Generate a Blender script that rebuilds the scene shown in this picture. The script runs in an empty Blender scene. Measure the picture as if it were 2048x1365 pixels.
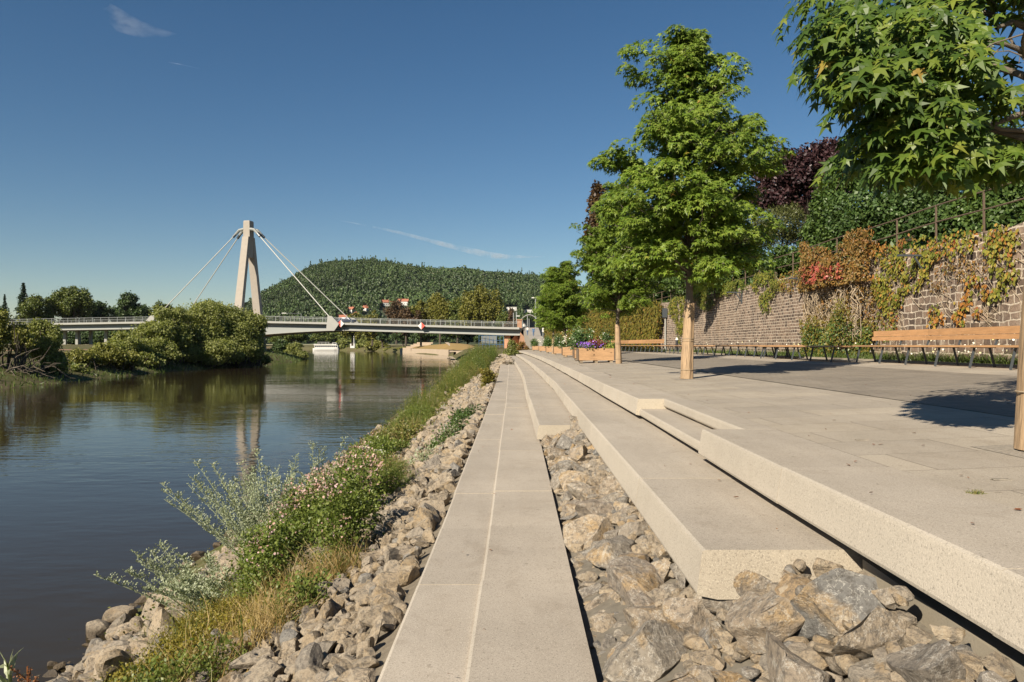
import bpy, bmesh, math, random
import numpy as np
from mathutils import Vector, Matrix, Euler
R = math.radians
S = bpy.context.scene
COL = S.collection
random.seed(7)
RG = np.random.default_rng(7)
F = 1500.0; CZ = 4.0; VX = 1016.0; HY = 691.0      # focal length in photo px, camera height above the river, vanishing point

def wx(px, d): return (px - VX) / F * d
def wz(py, d): return CZ + (HY - py) / F * d
def lerp(x, xs, ys): return float(np.interp(x, xs, ys))

# ------------------------------------------------------------------ objects
def link(name, me, mats, parent=None):
    o = bpy.data.objects.new(name, me); COL.objects.link(o)
    for m in (mats if isinstance(mats, (list, tuple)) else [mats]):
        if m: me.materials.append(m)
    if parent is not None: o.parent = parent
    return o
def tag(o, label=None, cat=None, group=None, kind=None):
    if label: o['label'] = label
    if cat: o['category'] = cat
    if group: o['group'] = group
    if kind: o['kind'] = kind
    return o
ORG = {}
def thing(name, label, cat, loc=(0, 0, 0), group=None):
    o = bpy.data.objects.new(name, None); COL.objects.link(o); o.location = loc
    ORG[o.name] = np.array(loc, float)
    return tag(o, label, cat, group)
def origin(parent):
    if parent is None: return np.zeros(3)
    p = parent
    while p.parent is not None: p = p.parent
    return ORG.get(p.name, np.zeros(3))
def raw_mesh(name, sets, smooth=False):
    """sets: list of (V(n,3), F(m,k)[, material index])"""
    me = bpy.data.meshes.new(name)
    vs, lp, ls, lt, mi = [], [], [], [], []
    vo = 0; lo = 0
    for s in sets:
        V, Fc = np.asarray(s[0], float), np.asarray(s[1], int)
        if len(V) == 0 or len(Fc) == 0: continue
        k = Fc.shape[1]
        vs.append(V); lp.append((Fc + vo).ravel())
        ls.append(lo + np.arange(len(Fc)) * k); lt.append(np.full(len(Fc), k)); mi.append(np.full(len(Fc), s[2] if len(s) > 2 else 0))
        vo += len(V); lo += Fc.size
    V = np.concatenate(vs); L = np.concatenate(lp)
    me.vertices.add(len(V)); me.vertices.foreach_set('co', V.astype(np.float32).ravel())
    me.loops.add(len(L)); me.loops.foreach_set('vertex_index', L.astype(np.int32))
    ls = np.concatenate(ls); lt = np.concatenate(lt)
    me.polygons.add(len(ls)); me.polygons.foreach_set('loop_start', ls.astype(np.int32)); me.polygons.foreach_set('loop_total', lt.astype(np.int32))
    me.polygons.foreach_set('material_index', np.concatenate(mi).astype(np.int32))
    me.polygons.foreach_set('use_smooth', np.full(len(ls), smooth))
    me.update(calc_edges=True); me.validate()
    return me
def nobj(name, sets, mats, parent=None, smooth=False):
    if isinstance(sets, tuple): sets = [sets]
    og = origin(parent)
    sets = [(np.asarray(s[0], float) - og,) + tuple(s[1:]) for s in sets if len(s[0])]
    return link(name, raw_mesh(name, sets, smooth), mats, parent)

class MB:
    def __init__(s): s.v = []; s.f = []; s.m = []
    def add(s, vs, fs, mi=0):
        b = len(s.v); s.v += [tuple(map(float, p)) for p in vs]
        s.f += [tuple(b + i for i in f) for f in fs]; s.m += [mi] * len(fs); return s
    def box(s, c, size, rz=0, mi=0, taper=1.0, M=None):
        x, y, z = [q / 2 for q in size]
        vs = [Vector((a * x * (taper if k > 0 else 1), b * y * (taper if k > 0 else 1), k * z)) for k in (-1, 1) for a, b in ((-1, -1), (1, -1), (1, 1), (-1, 1))]
        m = Matrix.Rotation(rz, 4, 'Z') if M is None else M
        vs = [m @ p + Vector(c) for p in vs]
        return s.add(vs, [(3, 2, 1, 0), (4, 5, 6, 7), (0, 1, 5, 4), (1, 2, 6, 5), (2, 3, 7, 6), (3, 0, 4, 7)], mi)
    def bar(s, a, b, w, h, up=(0, 0, 1), mi=0):
        a, b = Vector(a), Vector(b); t = (b - a).normalized(); u = Vector(up)
        if abs(t.dot(u)) > .95: u = Vector((0, 1, 0))
        sd = t.cross(u).normalized(); u = sd.cross(t).normalized()
        vs = [p + sd * (i * w / 2) + u * (j * h / 2) for p in (a, b) for i, j in ((-1, -1), (1, -1), (1, 1), (-1, 1))]
        return s.add(vs, [(3, 2, 1, 0), (4, 5, 6, 7), (0, 1, 5, 4), (1, 2, 6, 5), (2, 3, 7, 6), (3, 0, 4, 7)], mi)
    def tube(s, pts, rad, n=6, mi=0):
        V, Fq = tube_np(pts, rad, n); b = len(s.v)
        s.v += [tuple(p) for p in V]; s.f += [tuple(b + i for i in q) for q in Fq]; s.m += [mi] * len(Fq)
        m = len(pts); s.f.append(tuple(b + (m - 1) * n + i for i in range(n))); s.m.append(mi)
        s.f.append(tuple(b + n - 1 - i for i in range(n))); s.m.append(mi); return s
    def build(s, name, mats, parent=None, smooth=False):
        og = origin(parent); me = bpy.data.meshes.new(name)
        me.from_pydata([tuple(np.array(p) - og) for p in s.v], [], s.f)
        me.polygons.foreach_set('material_index', s.m); me.polygons.foreach_set('use_smooth', [smooth] * len(s.f))
        me.update(); return link(name, me, mats, parent)

def tube_np(pts, rad, n=6):
    P = np.asarray(pts, float); m = len(P)
    rad = np.full(m, rad, float) if np.isscalar(rad) else np.asarray(rad, float)
    T = np.gradient(P, axis=0); T /= np.linalg.norm(T, axis=1)[:, None] + 1e-9
    ref = np.array([0, 0, 1.]) if abs(T[:, 2]).mean() < .8 else np.array([0, 1., 0])
    A = np.cross(T, ref); A /= np.linalg.norm(A, axis=1)[:, None] + 1e-9
    B = np.cross(T, A)
    an = np.arange(n) * 2 * np.pi / n
    V = P[:, None] + rad[:, None, None] * (A[:, None] * np.cos(an)[None, :, None] + B[:, None] * np.sin(an)[None, :, None])
    i, j = np.meshgrid(np.arange(m - 1), np.arange(n), indexing='ij'); j2 = (j + 1) % n
    Q = np.stack([i * n + j, i * n + j2, (i + 1) * n + j2, (i + 1) * n + j], -1).reshape(-1, 4)
    return V.reshape(-1, 3), Q
def cat(sets):
    vs, fs, o = [], [], 0
    for V, Fc in sets: vs.append(V); fs.append(Fc + o); o += len(V)
    return np.concatenate(vs), np.concatenate(fs)

# ------------------------------------------------------------------ materials
def newmat(name):
    m = bpy.data.materials.new(name); m.use_nodes = True
    nt = m.node_tree; return m, nt, nt.nodes['Principled BSDF']
def nd(nt, typ, **kw):
    n = nt.nodes.new(typ)
    for k, v in kw.items():
        if k in n.inputs:
            i = n.inputs[k]
            if hasattr(v, 'is_output') or isinstance(v, bpy.types.NodeSocket): nt.links.new(v, i)
            else: i.default_value = v
        else: setattr(n, k, v)
    return n
def setin(nt, sock, v):
    if isinstance(v, bpy.types.NodeSocket): nt.links.new(v, sock)
    else: sock.default_value = v
def ramp(nt, fac, stops, interp='LINEAR'):
    r = nt.nodes.new('ShaderNodeValToRGB'); r.color_ramp.interpolation = interp
    e = r.color_ramp.elements
    while len(e) < len(stops): e.new(.5)
    for k, (p, c) in enumerate(stops):
        e[k].position = p; e[k].color = tuple(c) + (1,) if len(c) == 3 else c
    nt.links.new(fac, r.inputs[0]); return r.outputs[0]
def g(v): return (v, v, v)
def mixc(nt, fac, a, b, mode='MIX'):
    n = nt.nodes.new('ShaderNodeMix'); n.data_type = 'RGBA'; n.blend_type = mode
    setin(nt, n.inputs[0], fac)
    for s, v in ((n.inputs[6], a), (n.inputs[7], b)):
        setin(nt, s, v if isinstance(v, bpy.types.NodeSocket) else (tuple(v) + (1,)))
    return n.outputs[2]
def noise(nt, vec, scale, detail=4, rough=.55, dist=0):
    n = nt.nodes.new('ShaderNodeTexNoise'); nt.links.new(vec, n.inputs['Vector'])
    n.inputs['Scale'].default_value = scale; n.inputs['Detail'].default_value = detail
    n.inputs['Roughness'].default_value = rough; n.inputs['Distortion'].default_value = dist
    return n.outputs['Fac']
def coords(nt): return nt.nodes.new('ShaderNodeTexCoord').outputs['Object']
def worldpos(nt): return nt.nodes.new('ShaderNodeNewGeometry').outputs['Position']
def scalev(nt, vec, sc):
    n = nt.nodes.new('ShaderNodeMapping'); nt.links.new(vec, n.inputs[0]); n.inputs['Scale'].default_value = sc; return n.outputs[0]
def bump(nt, bs, h, strength=.3, dist=.01, normal=None):
    b = nt.nodes.new('ShaderNodeBump'); b.inputs['Strength'].default_value = strength; b.inputs['Distance'].default_value = dist
    nt.links.new(h, b.inputs['Height'])
    if normal is not None: nt.links.new(normal, b.inputs['Normal'])
    nt.links.new(b.outputs[0], bs.inputs['Normal']); return b.outputs[0]
def math_(nt, op, a, b=0.):
    n = nt.nodes.new('ShaderNodeMath'); n.operation = op
    setin(nt, n.inputs[0], a); setin(nt, n.inputs[1], b); return n.outputs[0]

def plain(name, col, rough=.6, metal=0, var=.12, sc=6, bmp=0.):
    m, nt, b = newmat(name); v = worldpos(nt)
    c = mixc(nt, noise(nt, v, sc, 5), tuple(x * (1 - var) for x in col), tuple(min(1, x * (1 + var)) for x in col))
    nt.links.new(c, b.inputs['Base Color']); b.inputs['Roughness'].default_value = rough; b.inputs['Metallic'].default_value = metal
    if bmp: bump(nt, b, noise(nt, v, sc * 8, 4), .4, bmp)
    return m

def granite(name, col, speck=.5, stain=.22, joints=None, bm=.0015):
    m, nt, b = newmat(name); v = worldpos(nt)
    oi = nt.nodes.new('ShaderNodeObjectInfo').outputs['Random']
    big = noise(nt, v, .9, 5, .6); mid = noise(nt, v, 9, 5, .65); st = noise(nt, scalev(nt, v, (3.2, .45, 1)), 1.5, 4, .6)
    fine = noise(nt, v, 95, 3, .7); grain = noise(nt, v, 210, 2, .6)
    c = mixc(nt, ramp(nt, big, [(.3, g(0)), (.7, g(1))]), tuple(x * (1 - stain * .55) for x in col), tuple(x * (1 + stain * .45) for x in col))
    c = mixc(nt, ramp(nt, st, [(.42, g(0)), (.72, g(stain * 1.1))]), c, (col[0] * .62, col[1] * .57, col[2] * .5))
    c = mixc(nt, ramp(nt, mid, [(.35, g(0)), (.75, g(.28))]), c, tuple(x * 1.18 for x in col))
    c = mixc(nt, ramp(nt, fine, [(.28, g(speck)), (.47, g(0))]), c, tuple(x * .42 for x in col))
    c = mixc(nt, ramp(nt, grain, [(.56, g(0)), (.7, g(speck * .8))]), c, tuple(min(.9, x * 1.6) for x in col))
    sp2 = noise(nt, v, 2.3, 6, .7, .6); c = mixc(nt, ramp(nt, sp2, [(.56, g(0)), (.66, g(stain * .9))]), c, (col[0] * .55, col[1] * .50, col[2] * .44))
    dot = noise(nt, v, 17, 2, .5); c = mixc(nt, ramp(nt, dot, [(.70, g(0)), (.74, g(stain * 1.6))]), c, (col[0] * .4, col[1] * .37, col[2] * .32))
    tone = nd(nt, 'ShaderNodeMapRange', **{'Value': oi, 'To Min': .94, 'To Max': 1.05}).outputs[0]
    hs = nt.nodes.new('ShaderNodeHueSaturation'); nt.links.new(c, hs.inputs['Color']); nt.links.new(tone, hs.inputs['Value'])
    c = hs.outputs[0]
    h = math_(nt, 'ADD', fine, math_(nt, 'MULTIPLY', mid, .8))
    if joints:
        bw, bh, mw, mcol, mf, off = joints
        t = nt.nodes.new('ShaderNodeTexBrick'); nt.links.new(v, t.inputs['Vector'])
        t.inputs['Scale'].default_value = 1; t.inputs['Brick Width'].default_value = bw; t.inputs['Row Height'].default_value = bh
        t.inputs['Mortar Size'].default_value = mw; t.inputs['Mortar Smooth'].default_value = .3; t.offset = off
        t.inputs['Color1'].default_value = (.92, .92, .93, 1); t.inputs['Color2'].default_value = (1.08, 1.07, 1.05, 1); t.inputs['Mortar'].default_value = (1, 1, 1, 1)
        c = mixc(nt, 1., c, t.outputs['Color'], 'MULTIPLY')
        c = mixc(nt, math_(nt, 'MULTIPLY', t.outputs['Fac'], mf), c, mcol)
        h = math_(nt, 'SUBTRACT', h, math_(nt, 'MULTIPLY', t.outputs['Fac'], 1.5))
    nt.links.new(c, b.inputs['Base Color']); b.inputs['Roughness'].default_value = .82
    b.inputs['Specular IOR Level'].default_value = .3
    bump(nt, b, h, .6, bm); return m

def leafmat(name, stops, transl=.3, rough=.45, spec=.35, ns=.9, amp=.2):
    """stops: colours picked at random per leaf"""
    m, nt, b = newmat(name)
    gi = nt.nodes.new('ShaderNodeNewGeometry').outputs['Random Per Island']
    c = ramp(nt, gi, stops)
    v = worldpos(nt); n = noise(nt, v, ns, 3)
    hs = nt.nodes.new('ShaderNodeHueSaturation'); nt.links.new(c, hs.inputs['Color'])
    nt.links.new(nd(nt, 'ShaderNodeMapRange', **{'Value': n, 'From Min': .3, 'From Max': .7, 'To Min': 1 - amp, 'To Max': 1 + amp}).outputs[0], hs.inputs['Value'])
    nt.links.new(hs.outputs[0], b.inputs['Base Color']); b.inputs['Roughness'].default_value = rough; b.inputs['Specular IOR Level'].default_value = spec
    tr = nt.nodes.new('ShaderNodeBsdfTranslucent')
    tc = mixc(nt, 1., hs.outputs[0], (1.25, 1.3, .55), 'MULTIPLY'); nt.links.new(tc, tr.inputs[0])
    mx = nt.nodes.new('ShaderNodeMixShader'); mx.inputs[0].default_value = transl
    nt.links.new(b.outputs[0], mx.inputs[1]); nt.links.new(tr.outputs[0], mx.inputs[2])
    nt.links.new(mx.outputs[0], nt.nodes['Material Output'].inputs['Surface']); return m

def rockmat(name, island=False, warm=False):
    m, nt, b = newmat(name)
    v = worldpos(nt)
    rnd = nt.nodes.new('ShaderNodeNewGeometry').outputs['Random Per Island'] if island else nt.nodes.new('ShaderNodeObjectInfo').outputs['Random']
    if warm: st = [(0, (.29, .235, .17)), (.25, (.35, .28, .20)), (.45, (.23, .20, .165)), (.65, (.38, .305, .215)), (.85, (.30, .23, .15)), (.93, (.18, .17, .155)), (1, (.25, .225, .195))]
    else: st = [(0, (.22, .19, .155)), (.17, (.30, .24, .175)), (.34, (.17, .165, .155)), (.48, (.36, .28, .19)), (.6, (.245, .205, .165)), (.73, (.37, .245, .115)), (.8, (.26, .225, .18)), (1, (.35, .29, .22))]
    c = ramp(nt, rnd, st)
    off = nt.nodes.new('ShaderNodeVectorMath'); off.operation = 'ADD'; nt.links.new(v, off.inputs[0])
    cb = nt.nodes.new('ShaderNodeCombineXYZ'); nt.links.new(math_(nt, 'MULTIPLY', rnd, 37.), cb.inputs[0]); nt.links.new(cb.outputs[0], off.inputs[1])
    p = off.outputs[0]
    och = ramp(nt, noise(nt, p, 3.2, 4, .6), [(.55, g(0)), (.63, g(.8))])
    c = mixc(nt, och, c, (.36, .25, .13) if not warm else (.29, .21, .12))
    pale = ramp(nt, noise(nt, p, 6.5, 7, .75, .8), [(.55, g(0)), (.66, g(.6))])
    c = mixc(nt, pale, c, (.50, .465, .40) if not warm else (.36, .31, .24))
    vn = ramp(nt, noise(nt, p, 9, 6, .7, .25), [(.485, g(0)), (.5, g(.6)), (.515, g(0))])
    c = mixc(nt, vn, c, (.58, .55, .49) if not warm else (.40, .36, .29))
    dk = ramp(nt, noise(nt, p, 30, 6, .78), [(.38, g(.75)), (.52, g(0))])
    c = mixc(nt, dk, c, (.09, .08, .07))
    if warm:    # wet, silty band at the water line
        sz = nt.nodes.new('ShaderNodeSeparateXYZ'); nt.links.new(v, sz.inputs[0])
        c = mixc(nt, nd(nt, 'ShaderNodeMapRange', **{'Value': sz.outputs[2], 'From Min': .16, 'From Max': .06, 'To Min': 0., 'To Max': .8}).outputs[0], c, (.055, .04, .025))
    nt.links.new(c, b.inputs['Base Color']); b.inputs['Roughness'].default_value = .85; b.inputs['Specular IOR Level'].default_value = .25
    h = math_(nt, 'ADD', noise(nt, p, 16, 8, .7), math_(nt, 'MULTIPLY', noise(nt, p, 52, 5, .75), .6))
    bump(nt, b, h, .8, .035); return m

def woodmat(name, col, axis=(1, 14, 14), rough=.6, dark=.55):
    m, nt, b = newmat(name); v = coords(nt)
    oi = nt.nodes.new('ShaderNodeObjectInfo').outputs['Random']
    n = noise(nt, scalev(nt, v, axis), 3, 6, .65, .6); n2 = noise(nt, v, 2.2, 4, .6)
    c = mixc(nt, ramp(nt, n, [(.35, g(0)), (.68, g(1))]), tuple(x * dark for x in col), col)
    c = mixc(nt, ramp(nt, n2, [(.45, g(0)), (.75, g(.35))]), c, tuple(x * 1.25 for x in col))
    gi = nt.nodes.new('ShaderNodeNewGeometry').outputs['Random Per Island']
    hs = nt.nodes.new('ShaderNodeHueSaturation'); nt.links.new(c, hs.inputs['Color'])
    nt.links.new(nd(nt, 'ShaderNodeMapRange', **{'Value': gi, 'To Min': .8, 'To Max': 1.15}).outputs[0], hs.inputs['Value'])
    nt.links.new(hs.outputs[0], b.inputs['Base Color']); b.inputs['Roughness'].default_value = rough
    bump(nt, b, n, .4, .004); return m

M = {}
M['tread'] = granite('granite_tread', (.36, .313, .256), 1., .25)
M['face'] = granite('granite_face', (.405, .357, .292), .8, .14, bm=.003)
M['cut'] = granite('granite_bushed_end', (.37, .32, .25), .95, .12, bm=.005)
M['paver'] = granite('granite_paver', (.325, .283, .228), .95, .26, (1.25, .62, .006, (.15, .125, .095), .75, .5))
M['sett'] = granite('granite_sett', (.225, .195, .158), .9, .4, (.36, .18, .012, (.12, .105, .08), .6, .5))
M['foot'] = granite('concrete_footing', (.27, .235, .18), .35, .2)
M['rock'] = rockmat('broken_limestone'); M['riprap'] = rockmat('riprap_stone', True, True); M['bankrock'] = rockmat('bank_stone', False, True)
M['gravel'] = plain('dark_gravel', (.15, .13, .10), .95, 0, .5, 25, .02)
M['slope'] = plain('overgrown_slope', (.035, .05, .018), .95, 0, .5, 2.5, .03)
M['bankgravel'] = plain('tan_gravel', (.17, .14, .10), .95, 0, .55, 18, .04)
M['lightgravel'] = plain('grey_gravel', (.27, .235, .19), .95, 0, .55, 40, .02)
M['earth'] = plain('bank_earth', (.10, .085, .045), .95, 0, .45, 1.6, .03)
M['steel'] = plain('painted_grey_steel', (.075, .085, .095), .45, .3)
M['concrete'] = plain('pylon_concrete', (.31, .272, .23), .8, 0, .14, .9, .01)
M['deckc'] = plain('deck_concrete', (.30, .295, .27), .8, 0, .1, .8)
M['girder'] = plain('girder_paint', (.215, .225, .215), .55, 0, .07, .5)
M['rail'] = plain('galvanised_rail', (.30, .31, .30), .45, .5)
M['cable'] = plain('cable_sheath', (.36, .355, .32), .5, 0, .05)
M['dark'] = plain('dark_rubber', (.02, .02, .022), .6)
M['white'] = plain('white_paint', (.62, .60, .56), .5, 0, .05)
M['red'] = plain('signal_red', (.62, .07, .045), .5, 0, .06)
M['glass'] = plain('dark_glass', (.03, .035, .045), .08)
M['carp'] = plain('car_paint', (.035, .045, .075), .2, .2)
M['redroof'] = plain('red_roof_tile', (.34, .13, .075), .85, 0, .2)
M['asphalt'] = plain('pale_asphalt', (.30, .265, .22), .9, 0, .12, 3)
M['bark'] = plain('grey_brown_bark', (.13, .105, .08), .9, 0, .45, 14, .02)
M['barkdark'] = plain('dark_bark', (.07, .055, .04), .9, 0, .4, 3)
M['twig'] = plain('dry_twig', (.30, .235, .16), .9, 0, .35, 9)
M['bench'] = woodmat('oiled_bench_wood', (.47, .265, .125), (14, 1, 14), .5, .72)
M['larch'] = woodmat('planter_larch', (.44, .26, .13), (1, 14, 14), .6, .6)
M['larchold'] = woodmat('weathered_larch', (.30, .235, .16), (1, 14, 14), .7, .5)
M['reed'] = woodmat('reed_mat', (.44, .30, .175), (30, 30, .7), .75, .42)
M['sandstone'] = plain('red_sandstone', (.38, .21, .125), .9, 0, .3, 1.2, .05)
M['palestone'] = plain('pale_embankment_stone', (.42, .33, .24), .9, 0, .15, .4)
M['ochregrass'] = plain('dry_meadow', (.25, .165, .055), .95, 0, .3, .25)
M['meadow'] = plain('meadow_green', (.085, .105, .03), .95, 0, .4, .1)
M['hill'] = plain('hill_soil', (.03, .042, .018), .95, 0, .3, .02)
M['wire'] = plain('rusty_rail', (.11, .075, .05), .8)
M['blue'] = plain('blue_cloth', (.06, .14, .28), .8)
M['skin'] = plain('skin', (.45, .27, .19), .6)
M['hair'] = plain('brown_hair', (.05, .03, .02), .6)

def star_stops(a, b, c, accent=None):
    st = [(0, a), (.35, b), (.75, c)]
    if accent: st += [(.985, c), (.99, accent)]
    return st
M['amber'] = leafmat('sweetgum_leaf', [(0, (.08, .135, .016)), (.35, (.12, .185, .022)), (.8, (.185, .25, .036)), (.997, (.21, .26, .045)), (.9975, (.36, .2, .05))], .32)
M['ambershade'] = leafmat('sweetgum_leaf_shaded', [(0, (.035, .07, .011)), (.4, (.065, .11, .015)), (.8, (.11, .16, .022)), (.996, (.17, .20, .03)), (.9965, (.32, .19, .045))], .28)  # darker leaf copy: the near crown's shade is put into its colour
M['willow'] = leafmat('willow_leaf', [(0, (.15, .175, .048)), (.4, (.22, .24, .068)), (.8, (.28, .295, .09)), (1, (.35, .36, .15))], .4)
M['willowyel'] = leafmat('willow_leaf_yellowish', [(0, (.13, .14, .026)), (.5, (.20, .20, .042)), (1, (.26, .25, .07))], .3)
M['oak'] = leafmat('oak_leaf', [(0, (.05, .07, .013)), (.4, (.08, .105, .018)), (.8, (.115, .14, .024)), (1, (.16, .17, .036))], .2)
M['olive'] = leafmat('olive_green_leaf', [(0, (.09, .095, .015)), (.4, (.135, .135, .02)), (.8, (.175, .165, .027)), (1, (.21, .19, .04))], .2)
M['brownred'] = leafmat('brown_red_leaf', [(0, (.055, .03, .016)), (.5, (.085, .05, .022)), (1, (.12, .075, .03))], .12)
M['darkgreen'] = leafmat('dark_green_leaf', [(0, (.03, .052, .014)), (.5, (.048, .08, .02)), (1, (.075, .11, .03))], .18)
M['conifer'] = leafmat('conifer_needle', [(0, (.014, .028, .014)), (.5, (.022, .042, .018)), (1, (.035, .055, .02))], .05)
M['hillleaf'] = leafmat('hill_forest_leaf', [(0, (.034, .058, .019)), (.3, (.045, .075, .022)), (.6, (.057, .092, .026)), (.85, (.072, .105, .031)), (1, (.078, .09, .034))], .15, ns=.011, amp=.42)
M['purple'] = leafmat('copper_beech_leaf', [(0, (.026, .012, .014)), (.5, (.042, .019, .021)), (1, (.07, .032, .033))], .12)
M['shrub'] = leafmat('shrub_leaf', [(0, (.04, .075, .016)), (.5, (.065, .11, .022)), (1, (.10, .15, .035))], .25)
M['shrubdark'] = leafmat('dark_shrub_leaf', [(0, (.04, .075, .02)), (.5, (.065, .115, .03)), (1, (.105, .155, .045))], .3)
M['yew'] = leafmat('yew_needle', [(0, (.05, .06, .016)), (.5, (.075, .085, .02)), (1, (.10, .105, .03))], .1)
M['vineyel'] = leafmat('yellow_vine_leaf', [(0, (.12, .14, .02)), (.35, (.18, .185, .03)), (.7, (.25, .225, .038)), (.92, (.30, .21, .04)), (1, (.10, .13, .02))], .25)
M['vineor'] = leafmat('orange_vine_leaf', [(0, (.30, .12, .03)), (.4, (.36, .16, .035)), (.7, (.36, .22, .05)), (1, (.26, .06, .03))], .25)
M['vinebrown'] = leafmat('brown_vine_leaf', [(0, (.13, .095, .025)), (.4, (.20, .125, .032)), (.8, (.24, .11, .03)), (1, (.10, .10, .025))], .2)
M['vinered'] = leafmat('red_vine_leaf', [(0, (.28, .05, .04)), (.6, (.36, .09, .06)), (1, (.24, .10, .04))], .2)
M['vinegreen'] = leafmat('green_vine_leaf', [(0, (.08, .11, .018)), (.5, (.14, .165, .028)), (1, (.22, .20, .04))], .25)
M['ivyolive'] = leafmat('olive_curtain_leaf', [(0, (.10, .095, .016)), (.4, (.155, .135, .022)), (.75, (.20, .155, .026)), (.92, (.12, .13, .02)), (1, (.26, .13, .03))], .2)
M['thistle'] = leafmat('thistle_leaf', [(0, (.075, .11, .018)), (.5, (.125, .165, .028)), (1, (.19, .22, .05))], .3)
M['moss'] = leafmat('yellow_stonecrop', [(0, (.13, .115, .014)), (.5, (.20, .165, .02)), (1, (.26, .21, .03))], .2)
M['silver'] = leafmat('silver_wormwood', [(0, (.20, .235, .13)), (.5, (.28, .31, .19)), (1, (.36, .38, .26))], .2)
M['pink'] = leafmat('pale_pink_flower', [(0, (.42, .25, .20)), (.4, (.52, .34, .28)), (.7, (.48, .34, .36)), (1, (.36, .19, .11))], .2)
M['drygrass'] = leafmat('dry_grass', [(0, (.27, .18, .06)), (.5, (.36, .255, .10)), (1, (.40, .31, .15))], .25)
M['bankgrass'] = leafmat('bank_grass', [(0, (.08, .105, .018)), (.35, (.13, .15, .028)), (.7, (.17, .165, .038)), (1, (.27, .21, .075))], .25)
M['greengrass'] = leafmat('green_grass', [(0, (.045, .08, .015)), (.5, (.075, .115, .022)), (1, (.12, .145, .035))], .25)
M['poppy'] = leafmat('orange_poppy', [(0, (.75, .18, .03)), (1, (.8, .24, .04))], .2)
M['violet'] = leafmat('violet_petal', [(0, (.16, .05, .42)), (.5, (.23, .09, .52)), (1, (.34, .17, .62))], .2)
M['wine'] = leafmat('wine_red_leaf', [(0, (.10, .025, .02)), (1, (.17, .05, .03))], .15)
M['cream'] = leafmat('cream_petal', [(0, (.75, .70, .55)), (.6, (.82, .80, .72)), (1, (.7, .6, .25))], .15)
M['lime'] = leafmat('lime_leaf', [(0, (.16, .20, .03)), (1, (.26, .29, .05))], .2)
M['deadleaf'] = leafmat('dead_leaf', [(0, (.16, .055, .022)), (.6, (.23, .09, .035)), (1, (.3, .15, .06))], .1)

def wallmat(name, bw, bh, mort, dis):
    m, nt, b = newmat(name); v = worldpos(nt)
    sp = nt.nodes.new('ShaderNodeSeparateXYZ'); nt.links.new(v, sp.inputs[0])
    cb = nt.nodes.new('ShaderNodeCombineXYZ'); nt.links.new(sp.outputs[1], cb.inputs[0]); nt.links.new(sp.outputs[2], cb.inputs[1])
    nz = nt.nodes.new('ShaderNodeTexNoise'); nt.links.new(v, nz.inputs['Vector']); nz.inputs['Scale'].default_value = 2.6; nz.inputs['Detail'].default_value = 4
    ad = nt.nodes.new('ShaderNodeMix'); ad.data_type = 'RGBA'; ad.blend_type = 'LINEAR_LIGHT'; ad.inputs[0].default_value = dis
    nt.links.new(cb.outputs[0], ad.inputs[6]); nt.links.new(nz.outputs['Color'], ad.inputs[7])
    t = nt.nodes.new('ShaderNodeTexBrick'); nt.links.new(ad.outputs[2], t.inputs['Vector'])
    t.inputs['Scale'].default_value = 1; t.inputs['Brick Width'].default_value = bw; t.inputs['Row Height'].default_value = bh
    t.inputs['Mortar Size'].default_value = mort; t.inputs['Mortar Smooth'].default_value = .2; t.offset = .47; t.squash = .8; t.squash_frequency = 3
    t.inputs['Color1'].default_value = (.085, .062, .05, 1); t.inputs['Color2'].default_value = (.27, .195, .145, 1); t.inputs['Mortar'].default_value = (.45, .38, .30, 1)
    mo = mixc(nt, ramp(nt, noise(nt, v, 3.1, 5, .7), [(.28, g(0)), (.45, g(1))]), (.19, .145, .105), (.50, .42, .33)); nt.links.new(mo, t.inputs['Mortar'])
    c = mixc(nt, .8, t.outputs['Color'], ramp(nt, noise(nt, v, 11, 5, .7), [(.3, g(.62)), (.7, g(1.3))]), 'MULTIPLY')
    lime = ramp(nt, noise(nt, scalev(nt, v, (1, 1, .5)), 1.1, 6, .7), [(.56, g(0)), (.70, g(.6))])
    c = mixc(nt, lime, c, (.46, .38, .29))
    ru = ramp(nt, noise(nt, v, .55, 4, .6), [(.58, g(0)), (.75, g(.3))]); c = mixc(nt, ru, c, (.30, .18, .085))
    nt.links.new(c, b.inputs['Base Color']); b.inputs['Roughness'].default_value = .9; b.inputs['Specular IOR Level'].default_value = .2
    h = math_(nt, 'SUBTRACT', math_(nt, 'MULTIPLY', noise(nt, v, 22, 5, .7), .5), t.outputs['Fac'])
    bump(nt, b, h, .9, .035); return m
M['wall'] = wallmat('sandstone_block_wall', .30, .125, .017, .035)
M['wallbig'] = wallmat('rough_stone_wall', .36, .19, .022, .09)

def watermat():
    m, nt, b = newmat('river_water'); v = worldpos(nt)
    b.inputs['Base Color'].default_value = (.033, .025, .013, 1); b.inputs['Roughness'].default_value = .03
    b.inputs['IOR'].default_value = 1.33; b.inputs['Specular IOR Level'].default_value = .31
    h = math_(nt, 'ADD', math_(nt, 'MULTIPLY', noise(nt, scalev(nt, v, (.45, 1, 1)), 2.2, 3, .5), .55),
              math_(nt, 'MULTIPLY', noise(nt, scalev(nt, v, (.5, 1, 1)), .33, 4, .5, .8), 1.0))
    pt = ramp(nt, noise(nt, scalev(nt, v, (.35, 1, 1)), .045, 3, .55, 1.2), [(.40, g(.18)), (.60, g(.62))])
    bump(nt, b, math_(nt, 'MULTIPLY', h, pt), .55, .075); return m
M['water'] = watermat()

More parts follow.
